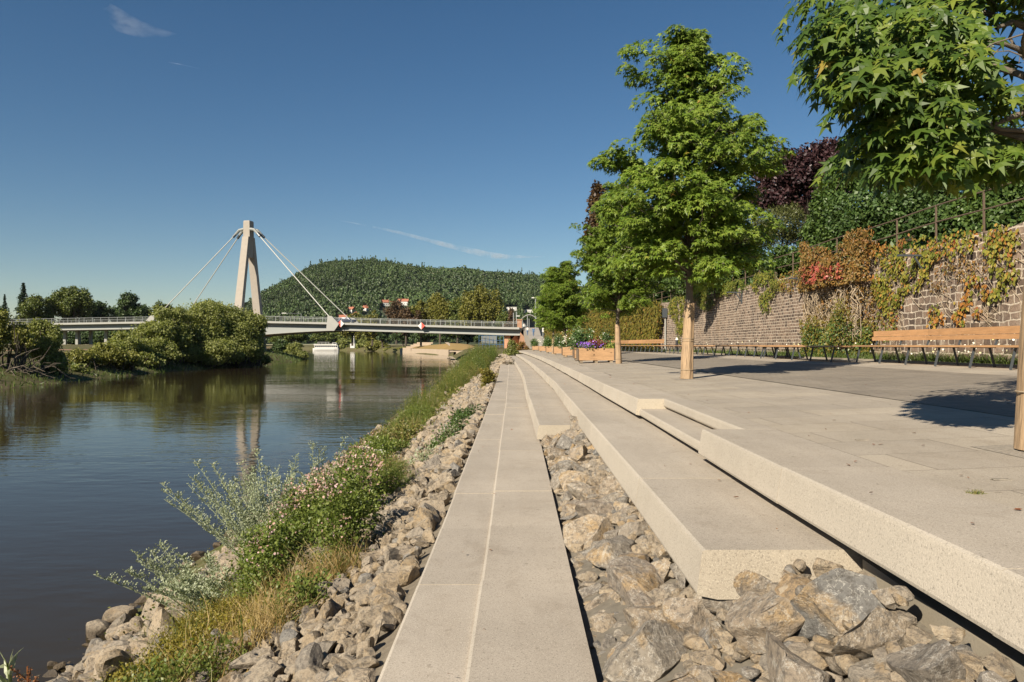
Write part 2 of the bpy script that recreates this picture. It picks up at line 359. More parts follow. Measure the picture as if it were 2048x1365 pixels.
# ------------------------------------------------------------------ foliage kit
def unit(a): return a / (np.linalg.norm(a, axis=-1, keepdims=True) + 1e-9)
def _star():
    P = [(0, 0, 0)]
    for a, r in ((-108, .60), (-78, .33), (-55, .9), (-26, .40), (0, 1.08), (26, .40), (55, .9), (78, .33), (108, .60)):
        x, y = r * math.sin(R(a)), r * math.cos(R(a)); P.append((x, y, -.20 * abs(x) - .18 * max(0, y) ** 2 - .1 * r * r))
    return np.array(P)
STAR = _star()
OVAL = np.array([(0, 0, 0), (.34, .35, -.06), (.26, .75, -.1), (0, 1.1, -.2), (-.26, .75, -.1), (-.34, .35, -.06)])
LANCE = np.array([(0, 0, 0), (.12, .4, -.02), (.06, .8, -.1), (0, 1.1, -.2), (-.06, .8, -.1), (-.12, .4, -.02)])
CLUMP = np.array([(.1, -.5, 0), (.5, -.25, -.12), (.36, .2, -.1), (.52, .5, -.22), (0, .42, .1), (-.45, .5, -.15), (-.4, .05, -.06), (-.55, -.3, -.16)])
PETAL = np.array([(math.cos(a) * .5, math.sin(a) * .5, .08 * (k % 2)) for k, a in enumerate(np.arange(6) * math.pi / 3)])
def leaves(P, T, Nn, size, tmpl):
    n = len(P); T = unit(T); Nn = unit(Nn - (Nn * T).sum(1, keepdims=True) * T); B = np.cross(T, Nn)
    size = np.broadcast_to(size, (n,))[:, None, None]
    t = tmpl[None]
    V = P[:, None] + size * (t[..., 0:1] * B[:, None] + t[..., 1:2] * T[:, None] + t[..., 2:3] * Nn[:, None])
    k = len(tmpl)
    return V.reshape(-1, 3), np.arange(n * k).reshape(n, k)
def blades(P, D, L, w, bend=.35, seg=3, rg=RG):
    """grass blades: base P, direction D, length L"""
    n = len(P); D = unit(D); L = np.broadcast_to(L, (n,)); side = unit(np.cross(D, rg.normal(size=(n, 3))))
    out = unit(np.stack([rg.normal(size=n), rg.normal(size=n), np.full(n, -.6)], 1))
    vs = []
    for i in range(seg + 1):
        u = i / seg; c = P + D * (L * u)[:, None] + out * (L * bend * u * u)[:, None]
        ww = w * (1 - u * .92)
        vs += [c - side * ww / 2, c + side * ww / 2]
    V = np.stack(vs, 1).reshape(-1, 3); k = 2 * (seg + 1)
    f = np.array([(2 * i, 2 * i + 1, 2 * i + 3, 2 * i + 2) for i in range(seg)])
    return V, (np.arange(n)[:, None, None] * k + f[None]).reshape(-1, 4)
def sphere_pts(n, rg): return unit(rg.normal(size=(n, 3)))
def blob_leaves(blobs, dens, size, tmpl, rg, sub=9, subr=.42, up=.35, droop=.2, shell=.55, jit=.25, nr=.45):
    """blobs: (cx,cy,cz,rx,ry,rz); each is filled by sub-clumps, each sub-clump by leaves on its outer shell"""
    out = []
    for (cx, cy, cz, rx, ry, rz) in blobs:
        c = np.array([cx, cy, cz]); r = np.array([rx, ry, rz])
        d = sphere_pts(sub, rg); d[:, 2] = np.where(d[:, 2] < -.5, d[:, 2] * .5, d[:, 2])
        cc = c + d * r * rg.uniform(.45, .82, (sub, 1)); rr = r * rg.uniform(.7, 1.2, (sub, 1)) * subr
        area = (rr[:, 0] * rr[:, 2] + rr[:, 1] * rr[:, 2] + rr[:, 0] * rr[:, 1]) * 4.2
        for q in range(sub):
            n = max(8, int(dens * area[q] / (size * size)))
            u = sphere_pts(n, rg); rad = shell + (1 - shell) * rg.random((n, 1)) ** .6
            P = cc[q] + u * rr[q] * rad * (1 + jit * rg.normal(size=(n, 1)) * .3)
            nn = u + rg.normal(size=(n, 3)) * nr + np.array([0, 0, up])
            t = rg.normal(size=(n, 3)) + u * .4 + np.array([0, 0, -droop])
            out.append((P, t, nn))
    P = np.concatenate([o[0] for o in out]); T = np.concatenate([o[1] for o in out]); Nn = np.concatenate([o[2] for o in out])
    return leaves(P, T, Nn, size * rg.uniform(.7, 1.3, len(P)), tmpl)
# ------------------------------------------------------------------ camera, sun, sky
cam = bpy.data.cameras.new('camera'); co = bpy.data.objects.new('camera', cam); COL.objects.link(co)
cam.sensor_width = 36; cam.lens = 36 * F / 2048; cam.clip_start = .05; cam.clip_end = 40000
co.location = (0, 0, CZ); co.rotation_euler = (R(90), 0, -math.atan((1024 - VX) / F)); cam.shift_y = (HY - 682.5) / 2048
S.camera = co
SUN_EL, SUN_DIR = R(34), (-.62, -.785)
sl = bpy.data.lights.new('sun', 'SUN'); so = bpy.data.objects.new('sun', sl); COL.objects.link(so)
sl.energy = 4.8; sl.angle = R(.5); sl.color = (1, .90, .74)
sd = Vector((SUN_DIR[0] * math.cos(SUN_EL), SUN_DIR[1] * math.cos(SUN_EL), math.sin(SUN_EL))).normalized()
so.rotation_euler = sd.to_track_quat('Z', 'Y').to_euler(); so.location = (-30, -40, 60)
w = bpy.data.worlds.new('World'); S.world = w; w.use_nodes = True; nt = w.node_tree
bg = nt.nodes['Background']
sky = nt.nodes.new('ShaderNodeTexSky'); sky.sky_type = 'NISHITA'; sky.sun_disc = False
sky.sun_elevation = SUN_EL; sky.sun_rotation = math.atan2(SUN_DIR[0], SUN_DIR[1]); sky.altitude = 100
sky.air_density = 1.0; sky.dust_density = 0.; sky.ozone_density = 2.0
hs = nt.nodes.new('ShaderNodeHueSaturation'); hs.inputs['Saturation'].default_value = 1.24; hs.inputs['Value'].default_value = .82
nt.links.new(sky.outputs[0], hs.inputs['Color']); nt.links.new(hs.outputs[0], bg.inputs[0]); bg.inputs[1].default_value = .05
S.view_settings.view_transform = 'Standard'; S.view_settings.look = 'None'; S.view_settings.exposure = .9; S.view_settings.gamma = 1
S.cycles.max_bounces = 6; S.cycles.diffuse_bounces = 3; S.cycles.glossy_bounces = 3; S.cycles.transmission_bounces = 4; S.cycles.transparent_max_bounces = 8
S.cycles.volume_bounces = 0; S.cycles.caustics_reflective = False; S.cycles.caustics_refractive = False

# ------------------------------------------------------------------ lines of the place (X as a function of Y)
YR = [-60, 0, 10, 28, 67, 100, 136, 190, 285, 345, 430, 472, 530, 560, 700, 1000, 3000]
XR = [-5.3, -5.3, -5.4, -5.8, -6.2, -6.9, -8.6, -13, -22, -39, -61, -78, -101, -126, -190, -340, -1500]
YL = [-60, 0, 68, 113, 150, 180, 230, 300, 400, 545, 700, 1000, 3000]
XL = [-45, -45, -46, -52, -49, -51, -62, -82, -112, -152, -232, -420, -1700]
def xr(y): return lerp(y, YR, XR)
def xl(y): return lerp(y, YL, XL)
def x2(y): return lerp(y, [0, 12, 21, 29, 38, 60, 80, 96], [.42, .49, .53, .63, .66, .54, .2, -.1])
def x3(y): return lerp(y, [0, 3.7, 9.3, 13.4, 20, 29, 47, 60, 75, 96, 105], [.92, .95, 1.06, 1.14, 1.27, 1.32, 1.33, 1.25, 1.1, .7, .5])
def x4(y): return lerp(y, [0, 4, 6.5, 10, 14, 20, 27, 35, 50, 75, 96, 112, 140], [1.58, 1.62, 1.68, 1.76, 1.8, 1.9, 1.97, 2.05, 2.1, 1.95, 1.6, 1.1, .2])
def xsl(y): return lerp(y, [0, 3.5, 6, 15, 34, 61], [-.625, -.62, -.59, -.54, -.5, -.6])
def xseam(y): return lerp(y, [0, 3.5, 6, 21, 46, 61], [-.21, -.2, -.17, -.06, .03, .03])
def xsr(y): return lerp(y, [0, 3.5, 12, 12.01, 21, 29, 38, 61], [.37, .41, .52, .56, .6, .7, .73, .62])
def cshift(y): return x4(y) - 1.6
def cwall(y): return lerp(y, [0, 45, 55, 75, 95, 108, 150], [0, 0, -.9, -3.3, -5.4, -5.9, -6.0])
def xedge(y): return lerp(y, [-60, 55, 64, 90, 110], [-.66, -.66, .2, -.4, -1.4])
Z1, Z2, Z3, Z4 = 2.45, 2.723, 2.997, 3.27
def plaza_z(x): return Z4 if x < 2.25 else Z4 + .034 * (x - 2.25) * 1.05
def bank_z(x, y):
    a, b = xr(y), xedge(y)
    u = min(1, max(0, (x - a) / (b - a))); return 2.36 * u

# ------------------------------------------------------------------ ground, river
def build_ground():
    ys = np.concatenate([np.arange(-60, 0, 10), np.arange(0, 130, 2.5), np.arange(130, 320, 8), np.geomspace(320, 7000, 26)])
    rows = []
    for y in ys:
        r, l, e = xr(y), xl(y), xedge(y); wd = e - r; c = cshift(min(y, 140)); cw = cwall(y)
        left = [(-7000, 8), (l - 1500, 6), (l - 300, 5), (l - 60, 4.2), (l - 25, 3.4), (l - 12, 2.6), (l - 5, 1.5), (l - 1.5, .5), (l, 0), (l + 2, -.6), (l + 8, -2)]
        near = [(r - 12, -2.2), (r - 4, -1), (r - 1.2, -.4), (r, 0), (r + .33 * wd, .75), (r + .66 * wd, 1.5), (e, 2.28), (e + .5, 2.05), (3 + c, 2.05), (12.5 + cw, 2.4), (62, 3), (300, 4), (1500, 6), (7000, 8)]
        far = [(r - 12, -2.2), (r - 4, -1), (r - 1.2, -.4), (r, 0), (r + 1.5, 1), (r + 3, 1.8), (r + 6, 2.6), (r + 10, 3.2), (r + 20, 3.6), (r + 35, 4), (r + 60, 4.5), (max(300, r + 300), 5), (1500, 6), (7000, 8)]
        t = min(1, max(0, (y - 104) / 30))
        rt = [(a[0] * (1 - t) + b[0] * t, a[1] * (1 - t) + b[1] * t) for a, b in zip(near, far)]
        rows.append([(p[0] + (RG.normal() * .12 if 8 < k < 16 else 0), y, p[1] + (RG.normal() * .05 if 3 < k < 17 else 0)) for k, p in enumerate(left + rt)])
    m = len(rows[0]); V = np.array(rows).reshape(-1, 3)
    i, j = np.meshgrid(np.arange(len(ys) - 1), np.arange(m - 1), indexing='ij')
    Q = np.stack([i * m + j, i * m + j + 1, (i + 1) * m + j + 1, (i + 1) * m + j], -1).reshape(-1, 4)
    mt, n_, b = newmat('ground_soil'); v = worldpos(n_)
    c = mixc(n_, ramp(n_, noise(n_, v, .25, 5, .65), [(.4, g(0)), (.6, g(1))]), (.10, .08, .045), (.085, .09, .03))
    c = mixc(n_, ramp(n_, noise(n_, v, 3, 4), [(.5, g(0)), (.65, g(.5))]), c, (.2, .16, .10))
    n_.links.new(c, b.inputs['Base Color']); b.inputs['Roughness'].default_value = .95; b.inputs['Specular IOR Level'].default_value = .1
    tag(nobj('ground', (V, Q), mt, smooth=True), 'grassy river banks and fields either side of the water', kind='structure')
build_ground()
wv = np.array([(-7000, -300, 0), (900, -300, 0), (900, 7000, 0), (-7000, 7000, 0)], float)
tag(nobj('river', (wv, [[0, 1, 2, 3]]), M['water']), 'calm dark brown river reflecting bridge and sky', kind='structure')

# ------------------------------------------------------------------ granite steps
def step_block(y0, y1, ff, bf, zt, h, parent, first=False, gap=.004, und=.07, lean=.03):
    n = max(2, int((y1 - y0) / .7) + 1); ysv = np.linspace(y0 + gap / 2, y1 - gap / 2, n)
    prof = [(.02, 0), (.004, -.006), (0, -.02), (-lean, -h + .035), (-lean + .004, -h + .02), (und, -h)]
    vs = []
    jz, jx = RG.normal() * .0025, RG.normal() * .003; zt = zt + jz
    for y in ysv:
        f, b = ff(y) + jx, bf(y)
        vs += [(f + p[0], y, zt + p[1]) for p in prof] + [(b, y, zt - h), (b, y, zt)]
    k = 8; fs, mi = [], []
    for i in range(n - 1):
        for j in range(k):
            j2 = (j + 1) % k; fs.append((i * k + j, i * k + j2, (i + 1) * k + j2, (i + 1) * k + j)); mi.append(1 if j == 7 else 0)
    if first:   # bush-hammered raking end face towards the viewer
        for j in range(k):
            x_, y_, z_ = vs[j]; vs[j] = (x_, y_ - (zt - z_) * .12, z_)
    fs.append(tuple(range(k - 1, -1, -1))); mi.append(2); fs.append(tuple((n - 1) * k + j for j in range(k))); mi.append(2)
    mb = MB(); mb.v = vs; mb.f = fs; mb.m = mi
    return mb.build('granite_block', [M['face'], M['tread'], M['cut']], parent)
def step_row(name, label, spans, ff, bf, zt, h, L, cat='step', **kw):
    t = thing(name, label, cat, (ff(spans[0][0]), spans[0][0], zt - h))
    for (a, b) in spans:
        n = max(1, round((b - a) / L)); e = np.linspace(a, b, n + 1)
        for i in range(n): step_block(e[i], e[i + 1], ff, bf, zt, h, t, first=(i == 0), **kw)
    return t
step_row('granite_walkway', 'low pale granite walkway, outer narrow row with a bright seam, beside the rubble bank', [(.4, 61)], xsl, lambda y: xseam(y) + .006, Z1 - .024, .22, 1.5, 'walkway', und=.03, lean=0)
step_row('granite_walkway', 'low pale granite walkway, inner wider row running straight from the viewer', [(.4, 61)], xseam, xsr, Z1, .24, 1.5, 'walkway', und=.01, lean=0)
step_row('granite_step', 'lowest granite seating step, starting beyond the trench of rocks', [(12, 91)], x2, lambda y: x2(y) + .85, Z2, .235, 2.0)
step_row('granite_step', 'middle granite seating step ending in a rough speckled end face above the big rocks', [(3.68, 85)], x3, lambda y: x3(y) + .85, Z3, .235, 2.0)
step_row('granite_step', 'top granite seating step at the plaza edge with a notch of half steps', [(.4, 6.5), (10.2, 104)], x4, lambda y: 2.25 + cshift(y), Z4, .235, 1.95)
step_row('granite_step', 'short lower half step inside the notch of the top seating step', [(6.5, 10.2)], lambda y: x4(y) + .02, lambda y: x4(y) + .5, Z4 - .135, .10, 1.85, und=.03, lean=.005)
step_row('granite_step', 'short upper half step at the back of the notch, flush with the plaza', [(6.5, 10.2)], lambda y: x4(y) + .36, lambda y: 2.25 + cshift(y), Z4, .118, 1.85, und=.02, lean=.005)
def strip(name, xa, xb, y0, y1, zf, mat, label, thick=None, kind='structure', cat_=None, dy=1.0):
    ysv = np.arange(y0, y1 + .01, dy); V, Q = [], []
    for y in ysv:
        a, b = xa(y), xb(y); V += [(a, y, zf(a, y)), (b, y, zf(b, y))]
    n = len(ysv); Q = [(2 * i, 2 * i + 1, 2 * i + 3, 2 * i + 2) for i in range(n - 1)]
    return tag(nobj(name, (np.array(V), np.array(Q)), mat), label, cat_, None, kind)
# concrete bed that carries the steps, gravel under the rocks
def footing(name, label, xa, xb, y0, y1, z, th):
    mb = MB(); ysv = np.linspace(y0, y1, max(2, int((y1 - y0) / 2)))
    for y in ysv: mb.v += [(xa(y), y, z), (xb(y), y, z), (xb(y), y, z - th), (xa(y), y, z - th)]
    n = len(ysv)
    for i in range(n - 1):
        for j in range(4): mb.f.append((4 * i + j, 4 * i + (j + 1) % 4, 4 * i + 4 + (j + 1) % 4, 4 * i + 4 + j)); mb.m.append(0)
    mb.f += [(3, 2, 1, 0), tuple(4 * (n - 1) + j for j in range(4))]; mb.m += [0, 0]
    return tag(mb.build(name, M['foot']), label, 'footing')
footing('concrete_footing', 'concrete ledge under the top seating step beside the big rocks', lambda y: x4(y) - .07 if y < 3.1 else x4(y) + .10, lambda y: 2.2 + cshift(y), .4, 3.62, Z4 - .305, .5)
footing('concrete_footing', 'concrete strip hidden in the dark gap under the middle step', lambda y: x3(y) + .26, lambda y: x3(y) + .8, 4.0, 84, Z3 - .25, .5)
footing('concrete_footing', 'concrete strip hidden in the dark gap under the lowest step', lambda y: x2(y) + .24, lambda y: x2(y) + .8, 12.4, 90, Z2 - .25, .5)
bed_z = lambda x: float(np.interp(x, [.42, 1., 1.5, 1.7], [2.16, 2.50, 2.83, 2.92]))
strip('rock_bed', lambda y: xseam(y), lambda y: 1.75, .4, 14, lambda x, y: bed_z(x) - .02, M['gravel'], 'dark gravel bed under the rocks')
# plaza
strip('plaza', lambda y: 2.254 + cshift(y), lambda y: 4.5 + cshift(y) * .8, .4, 112, lambda x, y: plaza_z(x - cshift(y)), M['paver'], 'pale granite paving of the promenade')
strip('plaza_setts', lambda y: 4.5 + cshift(y) * .8, lambda y: 8.4 + cwall(y) * .8, .4, 112, lambda x, y: plaza_z(min(max(x, 4.5), 8.4)) + .001, M['sett'], 'darker band of small paving setts across the promenade')
strip('plaza_bench_strip', lambda y: 8.4 + cwall(y) * .8, lambda y: 10.35 + cwall(y), .4, 112, lambda x, y: plaza_z(min(max(x, 8.4), 10.35)) + .001, M['paver'], 'pale paved strip under the benches')
strip('planting_strip', lambda y: 10.35 + cwall(y), lambda y: 11.6 + cwall(y), .4, 112, lambda x, y: 3.55 + .02, M['earth'], 'narrow planting strip along the wall foot')
# kerb between the bench strip and the planting
mb = MB()
for y in np.arange(.5, 110, 1.0): mb.bar((10.35 + cwall(y), y, 3.55), (10.35 + cwall(y + .99), y + .99, 3.55), .06, .11)
tag(mb.build('edging', M['foot']), 'thin pale stone edging between paving and planting', 'edging')

# ------------------------------------------------------------------ rocks
def ico(sub):
    bm = bmesh.new(); bmesh.ops.create_icosphere(bm, subdivisions=sub, radius=1); bm.verts.ensure_lookup_table()
    V = np.array([v.co[:] for v in bm.verts]); Q = np.array([[v.index for v in f.verts] for f in bm.faces]); bm.free(); return V, Q
ICO = {s: ico(s) for s in (1, 2, 3, 4)}
def rock_shape(sub, rg, cuts=11):
    V = ICO[sub][0].copy()
    for k in range(cuts):
        n = unit(rg.normal(size=3)); h = rg.uniform(.33, .74); d = V @ n; m = d > h
        V[m] -= (d[m] - h)[:, None] * n
    V *= np.array([rg.uniform(.95, 1.25), rg.uniform(.75, 1.0), rg.uniform(.55, .8)])
    ph = rg.uniform(0, 9, (4, 3))
    for a, f in ((.035, 3.), (.022, 7.), (.012, 15.)):
        V += a * np.sin(V[:, [1, 2, 0]] * f + ph[0] + 2 * np.sin(V * f * .7 + ph[1])) * rg.uniform(.5, 1.2, 3)
    return V
rr = np.random.default_rng(11)
ROCKS = [raw_mesh('rock', [(rock_shape(4, rr), ICO[4][1])]) for _ in range(14)]
SROCK = [raw_mesh('rock', [(rock_shape(3, rr), ICO[3][1])]) for _ in range(12)]
for me in ROCKS + SROCK: me.materials.append(M['rock'])
BROCK = [me.copy() for me in SROCK]
for me in BROCK: me.materials[0] = M['bankrock']
def put_rock(me, p, s, label, group, ez=.35):
    o = bpy.data.objects.new('rock', me); COL.objects.link(o); o.location = p
    o.rotation_euler = (rr.normal() * ez, rr.normal() * ez, rr.uniform(0, 6.28)); o.scale = (s, s, s * rr.uniform(.85, 1.1))
    return tag(o, label, 'rock', group)
placed = []
def free(x, y, r, f=.80): return all((x - a) ** 2 + (y - b) ** 2 > ((r + c) * f) ** 2 for a, b, c in placed)
def in_trench(x, y, r):
    if y > 11.95: return False
    if x - r * .8 < xsr(y) + .015: return False
    lim = (x3(y) + .12) if y > 3.75 else (x4(y) - .03 if y < 3.3 else 1.45)
    return x + r * .8 < lim
big = [(.74, 5.25, .21, 'broad grey rock with white veins wedged across the trench beside the middle step'), (.70, 3.55, .24, 'largest flat tan and grey boulder touching the walkway near the step corner'),
       (.75, 4.4, .21, 'big grey brown boulder directly left of the step corner'), (1.12, 3.25, .23, 'pale white crusted boulder below the speckled end face'), (.78, 2.98, .21, 'ochre topped boulder at the bottom edge of the picture beside the walkway'),
       (1.36, 3.1, .2, 'pale tan boulder leaning on the concrete ledge'), (1.08, 2.72, .20, 'whitish rounded boulder at the bottom edge under the end face'), (.76, 6.4, .19, 'tall pointed tan rock in the middle of the trench'),
       (.78, 7.3, .2, 'grey rock with one rust orange face against the step'), (.72, 8.6, .19, 'tan and grey wedge of rock halfway up the trench'), (.8, 10.5, .2, 'grey rock just in front of the end of the lowest step'), (.66, 11.4, .17, 'brown rock nestling against the end of the lowest step'),
       (1.34, 3.47, .12, 'grey rock leaning in the corner where end face meets top step')]
for x, y, r, lab in big:
    placed.append((x, y, r * 1.05)); put_rock(ROCKS[len(placed) % 14], (x, y, bed_z(x) + .13 + r * .30), r * 1.22, lab, 'broken rocks in the trench', .3)
TLAB = {0: 'broken grey and ochre rock wedged among others in the trench beside the walkway'}
cnt = 0; over = []
for rad, tries, zz in ((.185, 1500, 2.27), (.13, 2500, 2.29), (.078, 4600, 2.32), (.052, 3500, 2.33)):
    for _ in range(tries):
        y = rr.uniform(1.9, 11.95); x = rr.uniform(.42, 1.62); r = rad * rr.uniform(.85, 1.2)
        if in_trench(x, y, r * .9) and free(x, y, r, .70):
            placed.append((x, y, r)); cnt += 1
            if cnt > 158:
                over.append((x, y, bed_z(x) + (zz - 2.19) + r * .28, r)); continue
            put_rock((ROCKS if r > .09 else SROCK)[rr.integers(12)], (x, y, bed_z(x) + (zz - 2.19) + r * .28 + rr.normal() * .015), r * 1.2, TLAB[0], 'broken rocks in the trench', .6)
for y in np.arange(1.9, 11.9, .11):      # small stones along the walkway edge
    r = rr.uniform(.05, .085); x = xsr(y) + .035 + r; over.append((x, y, bed_z(x) + .17 + rr.uniform(-.04, .03), r))
    r = rr.uniform(.05, .08); over.append((x + .11, y + .05, bed_z(x + .1) + .14 + rr.uniform(-.04, .03), r))
for _ in range(1500):
    y = rr.uniform(1.8, 3.55); r = rr.uniform(.06, .13); x = rr.uniform(1.05, x4(y) - .09 - r * .6)
    if free(x, y, r, .62): placed.append((x, y, r)); over.append((x, y, bed_z(x) + .12 + r * .3, r))
# small filler chips under the big ones
sets = [(rock_shape(3, rr) * r * 1.2 + np.array([x, y, z]), ICO[3][1]) for x, y, z, r in over]
for _ in range(3400):
    y = rr.uniform(1.8, 11.98); x = rr.uniform(.42, 1.6); r = rr.uniform(.03, .07)
    if in_trench(x, y, r):
        V = rock_shape(2, rr, 8) * r * 1.2; a = rr.uniform(0, 6.28); c, s = math.cos(a), math.sin(a)
        V = V @ np.array([[c, -s, 0], [s, c, 0], [0, 0, 1]]) + np.array([x, y, bed_z(x) + rr.uniform(.04, .17)]); sets.append((V, ICO[2][1]))
tag(nobj('rock_chips', cat(sets), M['riprap']), 'small stone chips filling gaps between the big rocks', kind='stuff')
# bank riprap
bank = []
bgrid = {}
def bfree(x, y, r):
    i, j = int(x / .35), int(y / .35)
    for a in range(i - 1, i + 2):
        for b in range(j - 1, j + 2):
            for (p, q, c) in bgrid.get((a, b), ()):
                if (x - p) ** 2 + (y - q) ** 2 < ((r + c) * .60) ** 2: return False
    bgrid.setdefault((i, j), []).append((x, y, r)); return True
cand = []
for k in range(30000):
    y = rr.uniform(0, 1) ** 1.7 * 62 + 2.4
    e, r0 = xedge(y), xr(y)
    if rr.random() < .5: x = e - abs(rr.normal() * .62) - .08
    else: x = r0 + rr.normal() * .45 + (.25 if k % 2 else .85)
    cand.append((y, x))
cand.sort()
nb = 0; sets = []; edge = []; y = 2.4
while y < 60.5:
    r = rr.uniform(.07, .15); edge.append((y, xsl(y) - r * .85 - rr.uniform(0, .12), r)); y += r * 1.25
cand = [(a, b, None) for a, b in cand] + edge; cand.sort(key=lambda q: (q[2] is None and q[0] > 62, q[0] - (.6 if q[2] else 0)))
for y, x, r_ in cand:
    r = rr.choice([.16, .12, .095, .075, .06, .05]) * rr.uniform(.8, 1.2) * (1 if y < 30 else 1.15)
    if x < (xr(y) + xedge(y)) / 2 and not r_: r *= 1.75
    if r_: r = r_
    if x + r * .9 > xsl(min(y, 60)) - .01 and y < 61: x = xsl(y) - r * .95
    if x < xr(y) - .35 or not bfree(x, y, r): continue
    bank.append((x, y, r)); z = bank_z(x, y) + r * .30 - (.10 if x < xr(y) + .2 else 0)
    water_side = x < (xr(y) + xedge(y)) / 2
    if nb < 125 and r > .075 and y < 12:
        nb += 1
        put_rock(BROCK[rr.integers(12)], (x, y, z), r * 1.2, 'sunlit tan stone lying at the water line' if water_side else 'pale tan stone of the rubble slope just left of the walkway', 'stones at the water edge' if water_side else 'stones on the rubble slope', .5)
    else:
        s_ = 3 if y < 12 else 2 if y < 30 else 1
        V = rock_shape(s_, rr, 9) * r * 1.2; E = np.array(Euler((rr.normal() * .5, rr.normal() * .5, rr.uniform(0, 6.3))).to_matrix())
        sets.append((V @ E.T + np.array([x, y, z]), ICO[s_][1]))
for _ in range(500):     # rocks at the far end of the steps
    y = rr.uniform(60, 108); x = xedge(y) + rr.uniform(-1.6, .5); r = rr.uniform(.12, .3)
    if x < min(x2(y) - .1, 1.5): sets.append((rock_shape(1, rr, 8) * r + np.array([x, y, bank_z(x, y) + .12 + (.25 if x > xedge(y) - .2 else 0)]), ICO[1][1]))
for _ in range(500):     # right river bank far off
    y = rr.uniform(100, 260); x = xr(y) + rr.normal() * .7 + .4; r = rr.uniform(.2, .5)
    sets.append((rock_shape(1, rr, 8) * r + np.array([x, y, .1]), ICO[1][1]))
tag(nobj('riprap', cat(sets), M['riprap']), 'tan rubble stones of the river bank', kind='stuff')
strip('bank_gravel', lambda y: xedge(y) - 2.0, lambda y: xsl(min(y, 61)) + .03, .4, 62, lambda x, y: bank_z(x, y) + .01, M['bankgravel'], 'tan stony ground between the rubble stones')
strip('shore_mud', lambda y: xr(y) - .5, lambda y: xr(y) + 1.5, .4, 62, lambda x, y: (bank_z(x, y) + .04) if x > xr(y) else -.25, M['earth'], 'muddy earth along the water line')
# dead leaves between the rocks
def litter(p, n, sp, label):
    P = np.array(p) + rr.normal(size=(n, 3)) * np.array([sp, sp, .02])
    tag(nobj('dead_leaf_heap', leaves(P, rr.normal(size=(n, 3)), rr.normal(size=(n, 3)) + np.array([0, 0, .8]), rr.uniform(.02, .04, n), OVAL), M['deadleaf']), label, 'leaf heap', 'heaps of dead leaves among the rocks')
for p, lab in (((1.17, 3.42, 2.42), 'rust brown dead leaves caught below the speckled end face'), ((1.12, 2.95, 2.36), 'reddish dead leaves between pale boulders in the foreground'), ((1.36, 2.78, 2.34), 'orange brown dead leaves under the pale boulder near the ledge'), ((1.05, 2.62, 2.3), 'dead leaves at the bottom edge of the picture')):
    litter(p, 70, .035, lab)
